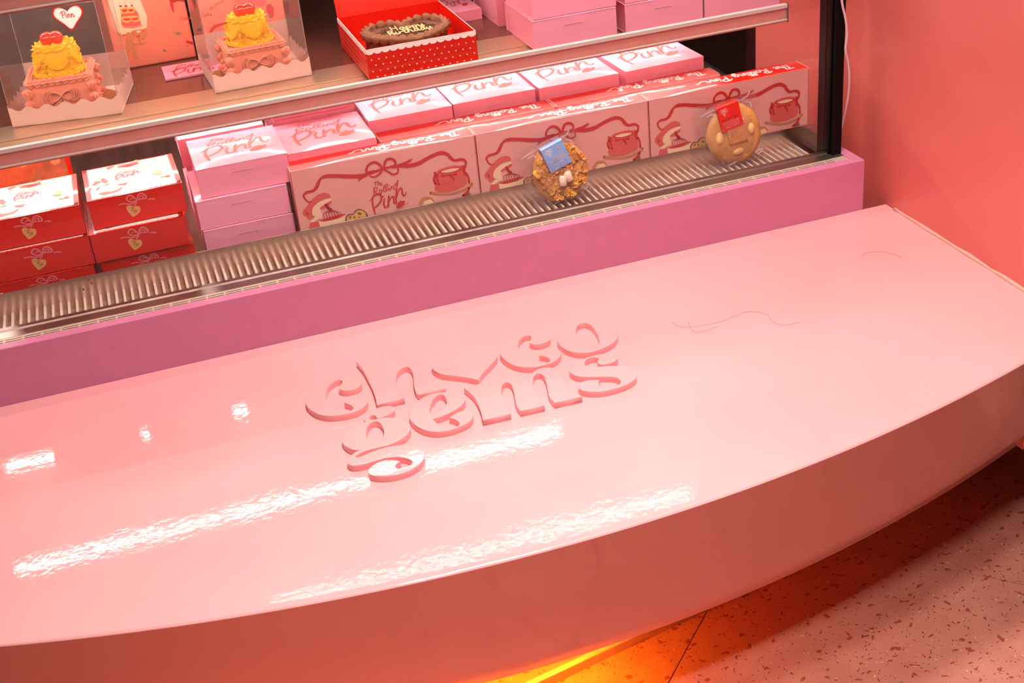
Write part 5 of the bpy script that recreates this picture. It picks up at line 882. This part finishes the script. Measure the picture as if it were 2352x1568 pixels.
    yl = -th-.0042; f = lambda u, v, k=0: (u, yl-.0002*k, v)
    q.add([(-lw/2, yl, 0), (lw/2, yl, 0), (lw/2, yl, lh-.003), (-lw/2, yl, lh-.003), (lw/2, yl+.003, lh), (-lw/2, yl+.003, lh), (lw/2, .004, lh-.001), (-lw/2, .004, lh-.001)], [(0, 1, 2, 3), (3, 2, 4, 5), (5, 4, 6, 7)], 0)
    f1 = lambda u, v: f(u, v, 1)
    for i in range(13):
        a = i/13*2*PI; hx, hz = .16*16*math.sin(a)**3, .16*(13*math.cos(a)-5*math.cos(2*a)-2*math.cos(3*a)-math.cos(4*a)); s = .0031
        for k in range(3):
            b = .35+.3*k; q.stroke([(-lw*.22+hx*s*b-.0007, lh*.72+hz*s*b, .0006), (-lw*.22+hx*s*b, lh*.72+hz*s*b+.0014, .0006), (-lw*.22+hx*s*b+.0008, lh*.72+hz*s*b-.0004, .0006)], f1, 1, 2)
    if kind == 'corn':
        put_text(q, 'CORNFLAKE', -lw*.18, lh*.42, .0036, f1, 2, .0250); put_text(q, 'The', -lw*.36, lh*.33, .0028, f1, 1); put_text(q, 'MARSHMALLOW', -lw*.36, lh*.30, .0036, f1, 2, .0330)
        for k, s in enumerate(('chewy cornflake', 'marshmallow cookie', 'keep chilled')): put_text(q, s, -lw*.26, lh*(.21-.07*k), .0019, f1, 1, .022)
    else:
        put_text(q, 'Miss Sexy Back', -lw*.40, lh*.40, .0034, f1, 2, .0350)
        for k, s in enumerate(('Caramelised Speculoos cookie', 'white chocolate and biscuit', 'keep chilled')): put_text(q, s, -lw*.42+.003*k, lh*(.29-.09*k), .0021, f1, 1, .034-.004*k)
    lm = [mat('blue label', (136, 176, 238), .35), M_whiteprint, mat('yellow lettering', (250, 190, 30), .4)] if kind == 'corn' else [mat('red label', (232, 24, 10), .35), mat('pale pink lettering', (250, 190, 180), .4), mat('dark lettering', (110, 20, 14), .4)]
    o = q.build('label', lm, t, False, (-.0005 if kind == 'corn' else -.006, 0, zc+.009+(-.001 if kind == 'corn' else .002))); o.rotation_euler = (0, rz, 0)
    # film bag
    q = MB(); nx, nz = 16, 18; vs = []
    bw, b0, b1 = r*1.12, -.001, 2*r+.012
    for side in (-1, 1):
        for j in range(nz+1):
            for i in range(nx+1):
                u = i/nx*2-1; v = j/nz; zz = b0+(b1-b0)*v
                d = math.hypot(u*bw, zz-zc)/r
                yy = side*(.0125*max(0, 1-d**4)+.001)+rnd.uniform(-.0016, .0016)
                vs.append((u*bw*(1+.03*math.sin(9*v+u)), yy, zz+.006*abs(u)**3*(1 if v > .8 else 0)))
    n1 = (nx+1)*(nz+1)
    q.add(vs, [(s*n1+j*(nx+1)+i, s*n1+j*(nx+1)+i+1, s*n1+(j+1)*(nx+1)+i+1, s*n1+(j+1)*(nx+1)+i) for s in (0, 1) for j in range(nz) for i in range(nx)])
    fb = q.build('film_bag', G_film, t, True); fb.rotation_euler = (0, rz*.6, 0)
    q = MB()                       # creases in the film, their highlights put in as pale strokes
    for pts in ([(-.95, 1.86), (-.70, 1.93), (-.42, 1.99)], [(.48, 1.98), (.66, 2.06), (.80, 2.10), (.90, 2.22)], [(-.75, 1.80), (-.55, 1.84), (-.50, 1.72)], [(.70, 1.92), (.84, 1.86), (.86, 1.70)], [(.70, .16), (.85, .22), (1.0, .20)], [(-.35, .02), (-.05, .05), (.10, .10)], [(.78, .10), (.92, .14)]):
        q.stroke([(a*r, b*r+.004, .0007+.0022*math.sin(PI*(i+.6)/(len(pts)+.4))) for i, (a, b) in enumerate(pts)], lambda u, v: (u, -.0035+.002*math.sin(90*u+60*v), v), 0, 5)
    q.build('crease_glint', G_glint, fb)
    return t
cookie(.6845, 0, .0520, 'cornflake cookie with a blue label and two marshmallows in film', 'corn', -.30)
cookie(1.0225, 0, .0545, 'smooth caramel cookie with a red label and a square biscuit in film', 'cara', -.16)
# crumbs on the steel lip
M_crumb = mat('red crumb', (150, 60, 36), .8)
for i, (x, y, z) in enumerate(((-.135, 2.0748, .1135), (-.132, 2.0748, .108), (-.147, 2.0748, .100))):
    q = MB(); q.lathe([(.0003, -.0012), (.0014, -.0006), (.0013, .0006), (.0003, .0012)], 6, 0, fn=lambda a, j: 1+.3*math.sin(2*a+j), close=False)
    tag(q.build('crumb', M_crumb, None, False, (x, y, z+H)), ('largest', 'middle', 'lowest')[i] + ' tiny red-brown crumb on the steel lip below the red boxes', 'crumb', 'crumbs on the steel lip')
for o in (pb, gb, rb):          # the patterns the copies were made from are not part of the shop
    for c in list(o.children): bpy.data.objects.remove(c)
    bpy.data.objects.remove(o)
